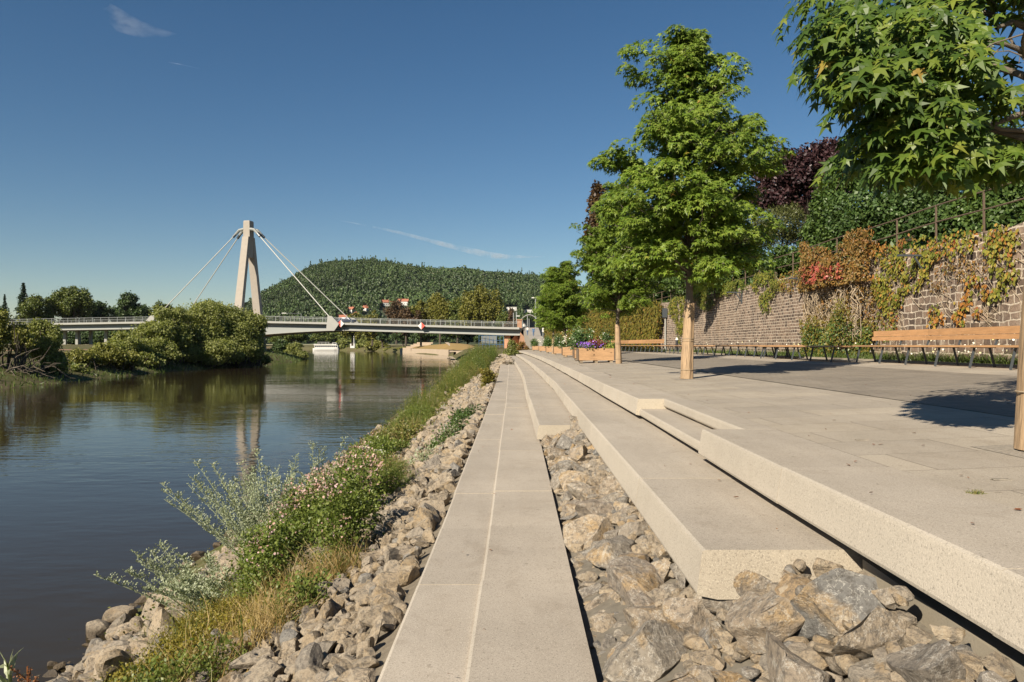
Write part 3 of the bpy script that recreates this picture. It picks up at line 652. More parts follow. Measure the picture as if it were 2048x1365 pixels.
# ------------------------------------------------------------------ sweetgum trees along the promenade
def sweetgum(base, H, clear, env, seed, label, nlimb, leaf, dens, mat, trunk_r, matz, extra=(), lean=(0, 0), limb_pts=None, keep=None, hang=.75):
    """env(h01, azimuth) -> crown radius at that height"""
    rg = np.random.default_rng(seed)
    t = thing('sweetgum_tree', label, 'tree', base, 'young sweetgum trees along the promenade')
    b = np.array(base)
    hs_ = np.linspace(0, H * .97, 14)
    tp = np.array([[lean[0] * h / H + .03 * math.sin(h * 1.7 + seed), lean[1] * h / H + .03 * math.cos(h * 1.3 + seed), h] for h in hs_]) + b
    tr = trunk_r * np.interp(hs_ / H, [0, .03, .3, .7, 1], [1.15, 1, .78, .36, .07])
    nobj('trunk', tube_np(tp, tr, 10), M['bark'], t, True)
    # reed mat around the lower trunk, with its ties
    zs = np.linspace(.0, matz, 10); mp = np.array([np.interp(z, hs_, tp[:, 0]) for z in zs]); mq = np.array([np.interp(z, hs_, tp[:, 1]) for z in zs])
    P = np.stack([mp, mq, zs + b[2]], 1); rad = np.interp(zs / matz, [0, .5, .52, 1], [trunk_r * 1.42, trunk_r * 1.28, trunk_r * 1.25, trunk_r * 1.12])
    V, Q = tube_np(P, rad, 34); V = V.copy()
    ring = V.reshape(10, 34, 3); cn = P[:, None]; ring[:] = cn + (ring - cn) * (1 + .035 * rg.normal(size=(1, 34, 1)) + .015 * rg.normal(size=(10, 34, 1)))
    mt_ = nobj('reed_mat', (V, Q), M['reed'], t)
    for z in (matz * .12, matz * .5, matz * .53, matz * .93):
        a = np.linspace(0, 2 * np.pi, 25); r_ = np.interp(z, zs, rad) * 1.06
        nobj('tie', tube_np(np.stack([np.interp(z, zs, mp) + r_ * np.cos(a), np.interp(z, zs, mq) + r_ * np.sin(a), np.full(25, z + b[2])], 1), .006, 5), M['twig'], mt_)
    limbs = []; cl = []
    for i in range(nlimb):
        u = (i + rg.random()) / nlimb; h0 = clear + (H * .99 - clear) * u ** 1.08; az = i * 2.39996 + rg.normal() * .35
        rise = (.32 + .4 * u) * rg.uniform(.3, 1.6)
        Rr = env(min(1, (h0 + rise * .6) / H), az) * rg.uniform(.75, 1.03)
        if h0 + Rr * rise > H: rise = max(.1, (H - h0) / max(Rr, .05))
        c0 = np.array([np.interp(h0, hs_, tp[:, 0]), np.interp(h0, hs_, tp[:, 1]), h0 + b[2]])
        d = np.array([math.cos(az), math.sin(az), 0]); n = 6; w_ = np.linspace(0, 1, n)
        pts = c0 + d * (Rr * w_)[:, None] + np.array([0, 0, 1]) * (Rr * rise * (w_ * 1.3 - .3 * w_ ** 2))[:, None] + rg.normal(size=(n, 3)) * .03 * w_[:, None]
        limbs.append((tube_np(pts, np.interp(w_, [0, 1], [max(.012, trunk_r * .30 * (1 - u * .6)), .006]), 6)))
        m = max(3, int(Rr / .19))
        for q in range(m):
            ww = .28 + .75 * (q + rg.random() * .6) / m
            p = np.array([np.interp(ww, w_, pts[:, k]) for k in range(3)]); side = np.array([-d[1], d[0], 0]) * rg.normal() * .17 * Rr * ww
            cc = p + side + np.array([0, 0, rg.uniform(-.26, .22)])
            if keep is None or keep(cc): cl.append((cc, d))
            if q % 2 == 0: limbs.append(tube_np(np.stack([p - d * .1, (p + cc) / 2 + .02, cc]), [.006, .004, .002], 4))
    for e in extra: cl.append((np.array(e[:3]), unit(np.array([e[0] - b[0], e[1] - b[1], 0]))))
    for lp in (limb_pts or []): limbs.append(tube_np(lp[0], lp[1], 7))
    nobj('limb', cat(limbs), M['bark'], t, True)
    P, T, Nn = [], [], []
    for cc, d in cl:
        n = int(dens * rg.uniform(.7, 1.3)); u = sphere_pts(n, rg); u[:, 2] = np.abs(u[:, 2]) * 1.1 - .45
        P.append(cc + u * np.array([.22, .22, .18]) * (leaf / .085) * rg.uniform(.75, 1.25)); T.append(u * .9 + d * .75 + np.array([0, 0, -hang]) + rg.normal(size=(n, 3)) * .3)
        Nn.append(u * .35 + np.array([-.22, -.3, .75]) + d * .35 + rg.normal(size=(n, 3)) * .33)
    P, T, Nn = np.concatenate(P), np.concatenate(T), np.concatenate(Nn)
    nobj('crown', leaves(P, T, Nn, leaf * rg.uniform(.65, 1.25, len(P)), STAR), mat, t)
    return t
def env2(h, az):
    l = np.interp(h, [.24, .27, .33, .45, .6, .66, .72, .78, .82, .88, .905, .92, .94, .97, 1.0], [1.5, 1.75, 1.85, 1.85, 1.62, 1.3, 1.25, .85, .80, .75, 1.0, 1.0, .45, .35, .25])
    r = np.interp(h, [.24, .27, .33, .45, .6, .66, .72, .78, .82, .88, .905, .92, .94, .97, 1.0], [1.2, 1.45, 1.6, 1.65, 1.95, 1.6, 1.35, .95, .75, 1.0, .75, .5, .42, .36, .3])
    s = (1 - math.cos(az)) / 2; return l * s + r * (1 - s)
T2 = (wx(1377, 15.3), 15.3, plaza_z(wx(1377, 15.3) - cshift(15.3)))
rg = np.random.default_rng(8); EX2 = []
for px, py, k in ((1262, 125, 3), (1272, 150, 3), (1295, 160, 2), (1462, 150, 3), (1440, 168, 3), (1418, 180, 2), (1345, 78, 3), (1348, 105, 3), (1394, 70, 3), (1390, 98, 3), (1382, 122, 3), (1370, 150, 3), (1500, 240, 2), (1530, 300, 2), (1556, 322, 2), (1538, 335, 3), (1205, 325, 3), (1222, 318, 3), (1245, 300, 3), (1515, 385, 3), (1215, 420, 3)):
    for _ in range(k): EX2.append((wx(px + rg.normal() * 6, 15.3), 15.3 + rg.normal() * .25, wz(py + rg.normal() * 6, 15.3)))
tree2 = sweetgum(T2, 7.0, 1.95, env2, 5, 'tall conical sweetgum tree standing alone before the brick wall with a reed mat', 120, .088, 58, M['amber'], .092, 1.55, EX2)
def copy_tree(o, loc, rz, sc, label):
    r_ = o.copy(); COL.objects.link(r_); r_.location = loc; r_.rotation_euler = (0, 0, rz); r_.scale = sc; r_['label'] = label; ORG[r_.name] = np.array(loc, float)
    for ch in list(o.children):
        c = ch.copy(); COL.objects.link(c); c.parent = r_
        for gc in ch.children: d = gc.copy(); COL.objects.link(d); d.parent = c
    return r_
def pz(x, y): return plaza_z(x - cshift(y))
def sgum(px, d, rz, sc, lab): x = wx(px, d); return copy_tree(tree2, (x, d, pz(x, d)), rz, sc, lab)
sgum(1237, 27.6, 2.3, (.88, .88, .93), 'sweetgum tree just behind the flower planter with purple blooms')
sgum(1131, 46, 4.1, (.86, .86, .82), 'sweetgum tree rising behind the planters with cream flowers')
sgum(1107, 60, .9, (.95, .95, .98), 'farthest sweetgum tree, leftmost of the promenade row')
def env1(h, az):
    return np.interp(h, [.22, .3, .4, .5, .7, .9, 1], [1.45, 1.5, 1.45, 1.55, 1.3, .8, .2]) * (1 - (.40 if h < .43 else .24) * max(0, -math.cos(az)) ** .7 + .06 * math.sin(az * 3 + 1))
T1 = (wx(2092, 4.85), 4.85, pz(wx(2092, 4.85), 4.85))
rg1 = np.random.default_rng(17)
def keep1(c):
    px = VX + c[0] / c[1] * F; py = HY - (c[2] - CZ) / c[1] * F
    if px > 1925 and 10 < py < 285 and rg1.random() < .72: return False
    return px > lerp(py, [-400, 0, 170, 190, 320, 335, 370], [1560, 1640, 1640, 1735, 1740, 1690, 1690]) and py < lerp(px, [1650, 1700, 1900, 2048, 2300], [345, 345, 350, 330, 345])
ex = []
rg = np.random.default_rng(3)
for (px, py, sx, sy, n) in ((1720, 60, 60, 45, 22), (1680, 135, 42, 40, 22), (1650, 12, 20, 18, 5), (1800, 120, 80, 70, 30), (1775, 240, 36, 40, 16), (1692, 345, 18, 16, 7), (1745, 320, 26, 20, 7), (1840, 300, 80, 40, 30), (1860, 215, 70, 60, 24), (1910, 90, 80, 60, 16), (1960, 315, 60, 30, 16), (1990, 190, 40, 40, 6), (1900, 345, 60, 20, 12), (1760, 180, 40, 30, 12)):
    for _ in range(n):
        d = rg.uniform(4.3, 5.6); ex.append((wx(px + rg.normal() * sx * .6, d), d, wz(py + rg.normal() * sy * .6, d)))
ex = [e for e in ex if keep1(e)]
lp = []
for (a, b_, c, r0) in (((2075, 60), (2020, 48), (1975, 68), .026), ((2075, 215), (1985, 250), (1850, 320), .02), ((2075, 262), (1995, 262), (1900, 235), .016), ((2035, 50), (2012, 80), (2030, 130), .012)):
    lp.append((np.array([(wx(p[0], 4.85), 4.85 - .05 * k, wz(p[1], 4.85)) for k, p in enumerate((a, b_, c))]), [r0, r0 * .8, r0 * .4]))
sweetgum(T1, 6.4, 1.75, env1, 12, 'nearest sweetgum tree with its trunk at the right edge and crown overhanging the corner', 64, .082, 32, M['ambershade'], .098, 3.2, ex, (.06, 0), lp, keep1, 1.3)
for (px, d, lab) in ((1377, 15.3, 'square gravel tree pit around the lone conical tree'), (2092, 4.85, 'gravel tree pit at the right edge around the nearest tree'), (1237, 27.6, 'gravel tree pit beside the planter')):
    x = wx(px, d); z = pz(x, d)
    tag(strip('tree_pit', lambda y: x - .3, lambda y: x + .3, d - .3, d + .31, lambda xx, y: pz(xx, d) + .003, M['lightgravel'], lab, kind=None, dy=.3), None, 'tree pit')

# small marks on the plaza: drain slots and a tuft in the joint
for px, py, lab in ((1725, 877, 'small drain slot in the paving near the notch'), (2005, 955, 'small drain slot with a leaf at the right edge of the paving')):
    d = F * .70 / (py - HY); x = wx(px, d); z = pz(x, d)
    t = thing('drain_slot', lab, 'drain', (x, d, z))
    mb = MB()
    mb.box((x, d, z + .004), (.085, .022, .005)); mb.build('slot', M['gravel'], t)
    mb = MB(); mb.box((x, d - .015, z + .0045), (.095, .006, .007)); mb.box((x, d + .015, z + .0045), (.095, .006, .007)); mb.build('frame', M['lightgravel'], t)
d = F * .73 / (989 - HY); P = np.array([(wx(1955, d), d, Z4)]) + rg.normal(size=(60, 3)) * np.array([.018, .012, 0])
tag(nobj('weed_tuft', blades(P, rg.normal(size=(60, 3)) * .5 + np.array([0, 0, .8]), .03, .004, rg=rg), M['bankgrass']), 'tiny weed tuft growing in the long paving joint', 'weed')

# ------------------------------------------------------------------ planters
def planter(x, y, rz, L, label, plants, seed):
    rg = np.random.default_rng(seed)
    z = pz(x, y); t = thing('flower_planter', label, 'planter', (x, y, z), 'wooden flower planters along the top step'); t.rotation_euler = (0, 0, 0)
    c, s = math.cos(rz), math.sin(rz); W = .95
    def P(u, v, h): return (x + c * u - s * v, y + s * u + c * v, z + h)
    for sv in (-1, 1):
        for h0, h1, nm in ((.10, .27, 'lower_board'), (.275, .58, 'upper_board')):
            mb = MB(); mb.box(P(0, sv * W / 2, (h0 + h1) / 2), (L, .035, h1 - h0), rz); mb.build(nm, M['larch'], t)
    for su in (-1, 1):
        for h0, h1 in ((.10, .27), (.275, .575)):
            mb = MB(); mb.box(P(su * (L / 2 - .0), 0, (h0 + h1) / 2), (.035, W - .04, h1 - h0), rz); mb.build('end_board', M['larchold'] if su < 0 else M['larch'], t)
    mb = MB()
    for su in (-.42, 0, .42): mb.box(P(su * L, 0, .05), (.12, W * .96, .095), rz)
    mb.build('pallet_foot', M['larchold'], t)
    mb = MB()
    for su in (-1, 1):
        for sv in (-1, 1): mb.box(P(su * (L / 2 + .012), sv * (W / 2 + .012), .34), (.05, .05, .46), rz)
    mb.build('corner_iron', M['wire'], t)
    mb = MB(); mb.box(P(0, 0, .5), (L - .05, W - .05, .06), rz); mb.build('soil', M['earth'], t)
    for nm, m_, n, sz, tm, u0, u1, hh in plants:
        k = rg.integers(4, 8); cs = np.stack([rg.uniform(u0, u1, k) * L, rg.uniform(-.42, .42, k) * W, rg.uniform(.6, .55 + hh, k)], 1)
        q = cs[rg.integers(k, size=n)] + rg.normal(size=(n, 3)) * np.array([.13, .13, hh * .35])
        q[:, 2] = np.maximum(q[:, 2], .53)
        V = np.array([P(*p) for p in q])
        pt_ = nobj(nm, leaves(V, rg.normal(size=(n, 3)) + np.array([0, 0, .3]), rg.normal(size=(n, 3)) * .6 + np.array([-.4, -.6, .6]), sz * rg.uniform(.7, 1.3, n), tm), m_, t); pt_['kind'] = 'stuff'
    return t
G_ = ('foliage', M['shrub'], 900, .075, OVAL, -.5, .5, .34)
planter(wx(1192, 30), 30.2, -.04, 1.42, 'nearest wooden planter with violet petunias and wine red leaves', [('foliage', M['greengrass'], 700, .06, OVAL, -.45, .5, .18), ('petunia', M['violet'], 330, .05, PETAL, -.5, .05, .2), ('red_foliage', M['wine'], 500, .07, OVAL, -.25, .3, .26), ('lime_foliage', M['lime'], 240, .06, OVAL, .3, .5, .14)], 1)
for k, (px, d, lab, fl) in enumerate(((1180, 34.5, 'planter hidden partly behind the nearest one, with tall white blooms', 'cream'), (1150, 44, 'third wooden planter with cream and white flowers', 'cream'), (1128, 54, 'planter with yellowish white daisies before the green shrubs', 'cream'), (1110, 65, 'planter with a dark green shrub and few flowers', None), (1093, 78, 'distant planter with low white flowers', 'cream'), (1077, 94, 'farthest wooden planter at the end of the row', None))):
    pl = [('foliage', M['shrub'] if k % 2 else M['shrubdark'], 1900, .085, OVAL, -.5, .5, .62)]
    if fl: pl.append(('blossom', M[fl], 150, .05, PETAL, -.5, .5, .7))
    planter(wx(px, d), d, -.05 - .02 * k, 1.5, lab, pl, 20 + k)

# ------------------------------------------------------------------ benches
def bench(y0, y1, label, back, xoff=0.):
    ym = (y0 + y1) / 2; X = 9.75 + xoff; z0 = pz(X, 5); t = thing('park_bench', label, 'bench', (X + cwall(ym) * .8, ym, z0), 'long timber benches along the wall')
    f = lambda y: X + cwall(y) * .8
    n = max(1, int((y1 - y0) / 2.2))
    ys_ = np.linspace(y0, y1, n + 1)
    mb = MB()
    for i in range(n):
        for k in range(5):
            a, b = ys_[i] + .004, ys_[i + 1] - .004; off = -.22 + k * .105
            mb.bar((f(a) + off, a, z0 + .445), (f(b) + off, b, z0 + .445), .095, .042)
    mb.build('seat', M['bench'], t)
    if back:
        for h, th in ((.64, .10), (.775, .15)):
            mb = MB()
            for i in range(n):
                a, b = ys_[i] + .004, ys_[i + 1] - .004; ox = .235 + (h - .45) * .30
                mb.bar((f(a) + ox, a, z0 + h), (f(b) + ox, b, z0 + h), .035, th)
            mb.build('backrest', M['bench'], t)
    for i in range(n * 2 + 1):
        y = y0 + .25 + (y1 - y0 - .5) * i / (n * 2)
        if not back and i % 2 and n > 3: pass
        mb = MB(); x = f(y)
        mb.bar((x - .17, y, z0 + .42), (x - .27, y, z0), .05, .012, (0, 1, 0)); mb.bar((x + .14, y, z0 + .42), (x + .25, y, z0), .05, .012, (0, 1, 0))
        mb.bar((x - .24, y, z0 + .415), (x + .26, y, z0 + .415), .05, .014)
        if back: mb.bar((x + .24, y, z0 + .41), (x + .385, y, z0 + .84), .045, .012, (0, 1, 0))
        mb.build('leg', M['steel'], t)
    return t
bench(12.6, 20.6, 'long timber bench with two board backrest in front of the vine covered wall', True)
bench(20.9, 27.3, 'backless timber bench next to the nearest bench with a backrest', False, -.35)
bench(25.6, 35.0, 'long backless timber bench in the middle of the row', False, .1)
bench(35.4, 46.5, 'long low backless bench behind the lone tree', False, -.2)
bench(47.5, 64, 'distant timber bench with backrest beside the ivy curtain', True)

# ------------------------------------------------------------------ retaining wall
WX = 11.4
def wall(y0, y1, ztop, mat, label, foot=3.45):
    ysv = np.arange(y0, y1 + .01, .5); n = len(ysv); V = []
    for y in ysv:
        x = WX + cwall(y); j = RG.normal(size=2) * .02
        V += [(x - .06, y, foot), (x + j[0], y, ztop(y) - .1 + j[1]), (x + .03, y, ztop(y) + j[1]), (x + .55, y, ztop(y) + .05), (x + .55, y, foot)]
    Q = [(5 * i + j, 5 * i + (j + 1) % 5, 5 * i + 5 + (j + 1) % 5, 5 * i + 5 + j) for i in range(n - 1) for j in range(5)]
    mb = MB(); mb.v = [tuple(p) for p in V]; mb.f = Q + [(4, 3, 2, 1, 0), tuple(5 * (n - 1) + j for j in range(5))]; mb.m = [0] * len(mb.f)
    return tag(mb.build('retaining_wall', mat), label, 'wall')
ztop = lambda y: lerp(y, [8, 18, 37, 53, 75, 110], [6.7, 6.72, 6.85, 6.95, 7.0, 7.0])
wall(8, 26.2, ztop, M['wallbig'], 'rough sandstone retaining wall with big stones behind the bench with the backrest')
wall(26.2, 108, ztop, M['wall'], 'brown stone block retaining wall with pale mortar running to the ivy curtain')
# hillside behind
hv, hq = [], []; ysv = np.arange(6, 132, 3.)
for y in ysv:
    x0 = WX + cwall(y) + .5
    for dx, z in ((0, ztop(y) + .02), (2, 7.1), (5, 8.2), (12, 10.5), (30, 15), (80, 24), (300, 40)): hv.append((x0 + dx, y, z))
for i in range(len(ysv) - 1):
    for j in range(6): hq.append((7 * i + j, 7 * i + j + 1, 7 * i + 8 + j, 7 * i + 7 + j))
tag(nobj('hillside', (np.array(hv), np.array(hq)), M['slope'], smooth=True), 'overgrown slope above the retaining wall', kind='structure')
n = 9000; yy = RG.uniform(10, 75, n); dx = RG.random(n) ** 1.5 * 9 + .45; P = np.stack([WX + np.array([cwall(v) for v in yy]) + dx, yy, np.interp(dx, [.5, 2, 5, 12], [6.78, 7.1, 8.2, 10.5]) + RG.uniform(0, .35, n)], 1)
tag(nobj('ground_ivy', leaves(P, RG.normal(size=(n, 3)), RG.normal(size=(n, 3)) * .6 + np.array([-.5, -.3, .8]), RG.uniform(.1, .2, n), OVAL), M['shrub']), 'leafy ground cover on the slope above the wall', kind='stuff')
# rusty railing on the wall
t = thing('railing', 'old rusty two rail fence on top of the retaining wall', 'railing', (WX + .25, 14, 6.75))
for h in (7.78, 7.33):
    ysv = np.arange(14, 62, 1.0); nobj('rail', tube_np(np.array([(WX + .25 + cwall(y), y, h + .02 * math.sin(y)) for y in ysv]), .02, 6), M['wire'], t)
for y in np.arange(14.2, 62, 2.05):
    mb = MB(); mb.box((WX + .25 + cwall(y), y, 7.24), (.042, .042, 1.12), 0, taper=.9); mb.build('post', M['wire'], t)
# wall brackets
for px, py, lab, d in ((1855, 511, 'grey steel bracket on the wall above the yellow vines', 20.4), (1484, 585, 'grey steel bracket with a diagonal strut near the top of the brick wall', 36.4), (1620, 557, 'short grey bracket beside the brown climber', 28.3)):
    x = WX - .02; z = wz(py, d); t = thing('wall_bracket', lab, 'bracket', (x, d, z))
    mb = MB(); mb.bar((x, d, z), (x - .75, d, z), .09, .05); mb.build('arm', M['steel'], t)
    mb = MB(); mb.bar((x, d, z - .5), (x - .3, d, z - .03), .04, .04); mb.build('strut', M['steel'], t)
    mb = MB(); mb.box((x - .01, d, z - .2), (.03, .14, .7)); mb.build('wall_plate', M['steel'], t)
# pipe and lantern on the wall, bollard
x = WX + cwall(51) - .15; d = 51
t = thing('downpipe', 'pale downpipe with a dark box on the wall beside the ivy curtain', 'pipe', (x, d, 3.6))
nobj('pipe', tube_np(np.array([(x, d, 3.55), (x, d, 5.0), (x, d, 5.9)]), .055, 8), M['deckc'], t); MB().box((x - .05, d, 6.2), (.3, .3, .62)).build('box', M['steel'], t)
t = thing('bollard', 'short black bollard with a pale top at the foot of the wall', 'bollard', (10.6, 47, 3.55))
nobj('post', tube_np(np.array([(10.6, 47, 3.55), (10.6, 47, 4.35)]), .09, 10), M['dark'], t); nobj('cap', tube_np(np.array([(10.6, 47, 4.33), (10.6, 47, 4.48)]), [.1, .06], 10), M['white'], t)

# ------------------------------------------------------------------ climbers on the wall
def inpoly(x, y, poly):
    c = False; j = len(poly) - 1
    for i in range(len(poly)):
        a, b = poly[i], poly[j]
        if (a[1] > y) != (b[1] > y) and x < (b[0] - a[0]) * (y - a[1]) / (b[1] - a[1] + 1e-9) + a[0]: c = not c
        j = i
    return c
def onwall(px, py):
    d = WX * F / (px - VX)
    for _ in range(12): d = min(107, .5 * d + .5 * (WX + cwall(d)) * F / (px - VX))
    return d, wz(py, d)
def vine(label, polys, mats, dens, leaf, seed, thick=.16, name='climbing_vine', tm=OVAL, gap=.35, stems=14, ctr=None):
    rg = np.random.default_rng(seed); pts = []
    for poly in polys:
        ds = [onwall(*p) for p in poly]; pw = [(a, b) for a, b in ds]
        xs = [p[0] for p in pw]; zs = [p[1] for p in pw]
        area = (max(xs) - min(xs)) * (max(zs) - min(zs)); n = int(2.2 * dens * area / leaf ** 2)
        # clumpy: accept leaves near random clump centres
        nc = max(6, int(area * 9)); C = np.stack([rg.uniform(min(xs), max(xs), nc), rg.uniform(min(zs), max(zs), nc)], 1)
        Q = np.stack([rg.uniform(min(xs) - .1, max(xs) + .1, n), rg.uniform(min(zs) - .1, max(zs) + .1, n)], 1)
        dist = np.min(np.linalg.norm(Q[:, None] - C[None], axis=2), axis=1) if nc * n < 3e7 else np.zeros(n)
        for q, dd in zip(Q, dist):
            if dd < gap * rg.uniform(.25, .75) and inpoly(q[0] + rg.normal() * .08, q[1] + rg.normal() * .08, pw): pts.append((q[0], q[1], max(0, 1 - dd / gap)))
    pts = np.array(pts); n = len(pts)
    X = np.array([WX + cwall(y) for y in pts[:, 0]]) - .04 - thick * pts[:, 2] * rg.uniform(.3, 1, n)
    P = np.stack([X, pts[:, 0], pts[:, 1]], 1)
    t = thing(name, label, 'climber', (float(P[:, 0].mean()), float(P[:, 1].mean()), float(P[:, 2].min())))
    T = np.stack([rg.normal(size=n) * .25 - .25, rg.normal(size=n) * .6, np.full(n, -.9)], 1); Nn = np.stack([np.full(n, -1.), rg.normal(size=n) * .35 - .25, np.full(n, .45) + rg.normal(size=n) * .3], 1)
    pick = rg.random(n); acc = 0
    for nm, m_, fr in mats:
        k = (pick >= acc) & (pick < acc + fr); acc += fr
        if k.sum(): tag(nobj(nm, leaves(P[k], T[k], Nn[k], leaf * rg.uniform(.6, 1.2, k.sum()), tm), m_, t), kind='stuff')
    st = []
    for _ in range(stems):
        a = P[rg.integers(n)]; z = a[2]; pp = []
        x0 = WX + cwall(a[1]) - .035; y = a[1]
        for s_ in range(6): pp.append((x0 - .02 * rg.random(), y, z)); y += rg.normal() * .22; z -= rg.uniform(.02, .25)
        st.append(tube_np(np.array(pp), .008, 4))
    if st: nobj('stem', cat(st), M['twig'], t)
    return t
VY = [('leaf_mass', M['vineyel'], .9), ('orange_leaf_mass', M['vineor'], .1)]
vine('yellow green vine spreading over the wall left of the bracket', [[(1758, 515), (1790, 495), (1850, 480), (1885, 505), (1868, 560), (1815, 590), (1800, 640), (1770, 625), (1752, 575)]], VY, 2.6, .10, 1)
vine('orange and yellow vine hanging along the wall top under the railing', [[(1850, 470), (1960, 462), (2046, 452), (2046, 480), (1950, 500), (1905, 512), (1890, 545), (1875, 505)]], [('leaf_mass', M['vineyel'], .72), ('orange_leaf_mass', M['vineor'], .28)], 2.2, .10, 2)
vine('yellow vine column at the right end of the wall beside the nearest trunk', [[(1990, 470), (2046, 440), (2046, 550), (2012, 600), (1985, 600), (1995, 540), (1978, 500)]], [('leaf_mass', M['vineyel'], .9), ('orange_leaf_mass', M['vineor'], .1)], 2.6, .10, 3)
vine('orange red vine creeping over bare stone above the bench', [[(1940, 560), (1990, 545), (1992, 585), (1965, 635), (1915, 655), (1868, 645), (1872, 612), (1905, 622), (1940, 605)], [(1940, 545), (1960, 545), (1958, 575), (1938, 575)]], [('leaf_mass', M['vineor'], .65), ('yellow_leaf_mass', M['vineyel'], .35)], 2.4, .10, 4)
vine('brown dry climber sprawling over the stone wall between the yellow and orange vines', [[(1890, 520), (1960, 505), (1990, 520), (1985, 545), (1930, 555), (1880, 590), (1862, 575)]], [('leaf_mass', M['vinebrown'], 1.)], .9, .06, 5, .06)
vine('small dark green climber strand left of the bench back', [[(1790, 600), (1806, 600), (1802, 655), (1786, 655)]], [('leaf_mass', M['vinegreen'], .6), ('orange_leaf_mass', M['vineor'], .4)], 2., .08, 6)
vine('yellow green vine tongue hanging over the brick wall below the fence', [[(1515, 548), (1566, 540), (1572, 565), (1552, 590), (1545, 625), (1530, 615), (1522, 585), (1508, 570)]], [('leaf_mass', M['vinegreen'], .6), ('yellow_leaf_mass', M['vineyel'], .4)], 3, .085, 7, .25)
vine('green vine fringe hanging over the brick wall between tree and bracket', [[(1385, 580), (1500, 555), (1500, 575), (1440, 592), (1425, 620), (1405, 618), (1398, 600), (1382, 605)]], [('leaf_mass', M['vinegreen'], 1.)], 3, .085, 8, .25)
vine('yellowish vine strip on the wall beside the downpipe', [[(1343, 598), (1372, 590), (1378, 640), (1362, 690), (1355, 640), (1340, 625)]], [('leaf_mass', M['vinegreen'], .4), ('yellow_leaf_mass', M['vineyel'], .6)], 3, .09, 9, .25)
vine('olive ivy curtain covering the far end of the wall', [[(1150, 628), (1200, 615), (1332, 602), (1332, 640), (1322, 700), (1150, 700)]], [('leaf_mass', M['ivyolive'], .93), ('red_leaf_mass', M['vinebrown'], .07)], 3.2, .16, 10, .55, 'ivy_curtain', gap=.6, stems=0)
vine('olive and rust ivy on the curved wall behind the far planters', [[(1088, 652), (1110, 642), (1156, 630), (1156, 695), (1088, 695)]], [('leaf_mass', M['ivyolive'], .8), ('red_leaf_mass', M['vinebrown'], .2)], 2.6, .2, 11, .5, 'ivy_curtain', gap=.7, stems=0)
vine('brown grassy fringe along the wall top left of the overgrown buttress', [[(1568, 552), (1636, 528), (1640, 560), (1610, 572), (1585, 585), (1566, 575)]], [('leaf_mass', M['vinebrown'], .7), ('yellow_leaf_mass', M['vineyel'], .3)], 2.4, .07, 12, .25)
vine('rusty fringe of leaves on the wall top right of the overgrown buttress', [[(1745, 490), (1830, 470), (1850, 478), (1800, 500), (1760, 520)], [(1700, 470), (1760, 455), (1765, 500), (1700, 520)]], [('leaf_mass', M['vinebrown'], .6), ('orange_leaf_mass', M['vineor'], .4)], 2.6, .08, 13, .3)
vine('faded ochre creeper on the wall just right of the overgrown buttress', [[(1750, 560), (1790, 600), (1800, 660), (1775, 690), (1750, 690)]], [('leaf_mass', M['vinebrown'], .5), ('yellow_leaf_mass', M['vinegreen'], .5)], 1.2, .08, 14, .12)
# buttress of dead and brown climber
def buttress():
    rg = np.random.default_rng(44); d0, d1 = onwall(1762, 600)[0], onwall(1622, 600)[0]
    t = thing('overgrown_buttress', 'tall mound of brown, red and green climber with bare dry stems against the wall', 'climber', (WX - .4, (d0 + d1) / 2, 3.55))
    def cloud(n, z0, z1, th, m_, nm, lf, ycut=1.):
        y = rg.uniform(d0, d1, n); z = rg.uniform(z0, z1, n); yy = (y - d0) / (d1 - d0) * 2 - 1
        z = z0 + (z - z0) * (.72 + .28 * np.sin(y * 2.1 + z0) * np.cos(y * .9)); x = WX - th * np.sqrt(np.clip(1 - yy ** 2 * .8, .05, 1)) * rg.uniform(.65, 1.1, n) * (1 + .22 * np.sin(y * 3 + z * 2.2))
        P = np.stack([x, y, z], 1); k = np.abs(yy) < ycut; P = P[k]; n = len(P)
        T = rg.normal(size=(n, 3)) * .5 + np.array([-.3, -.1, -.8]); Nn = rg.normal(size=(n, 3)) * .5 + np.array([-.8, -.4, .4])
        tag(nobj(nm, leaves(P, T, Nn, lf * rg.uniform(.6, 1.3, n), OVAL), m_, t), kind='stuff')
    cloud(7000, 6.0, 7.9, .75, M['vinebrown'], 'brown_leaf_mass', .075)
    cloud(1500, 6.2, 7.1, .85, M['vinered'], 'red_leaf_mass', .08, .5)
    cloud(3000, 3.6, 5.2, .7, M['shrub'], 'green_leaf_mass', .07); cloud(3600, 3.6, 5.6, .72, M['ivyolive'], 'olive_leaf_mass', .065)
    cloud(3000, 4.2, 6.6, .45, M['vinebrown'], 'thin_leaf_mass', .065)
    st = []
    for _ in range(170):
        y = rg.uniform(d0 + .4, d1 - .6); z = rg.uniform(4.9, 6.5); pp = []
        for s_ in range(7): pp.append((WX - .35 - .2 * rg.random(), y, z)); y += rg.normal() * .13; z -= rg.uniform(.0, .28)
        st.append(tube_np(np.array(pp), rg.uniform(.007, .016), 4))
    nobj('dry_stem', cat(st), M['twig'], t)
buttress()
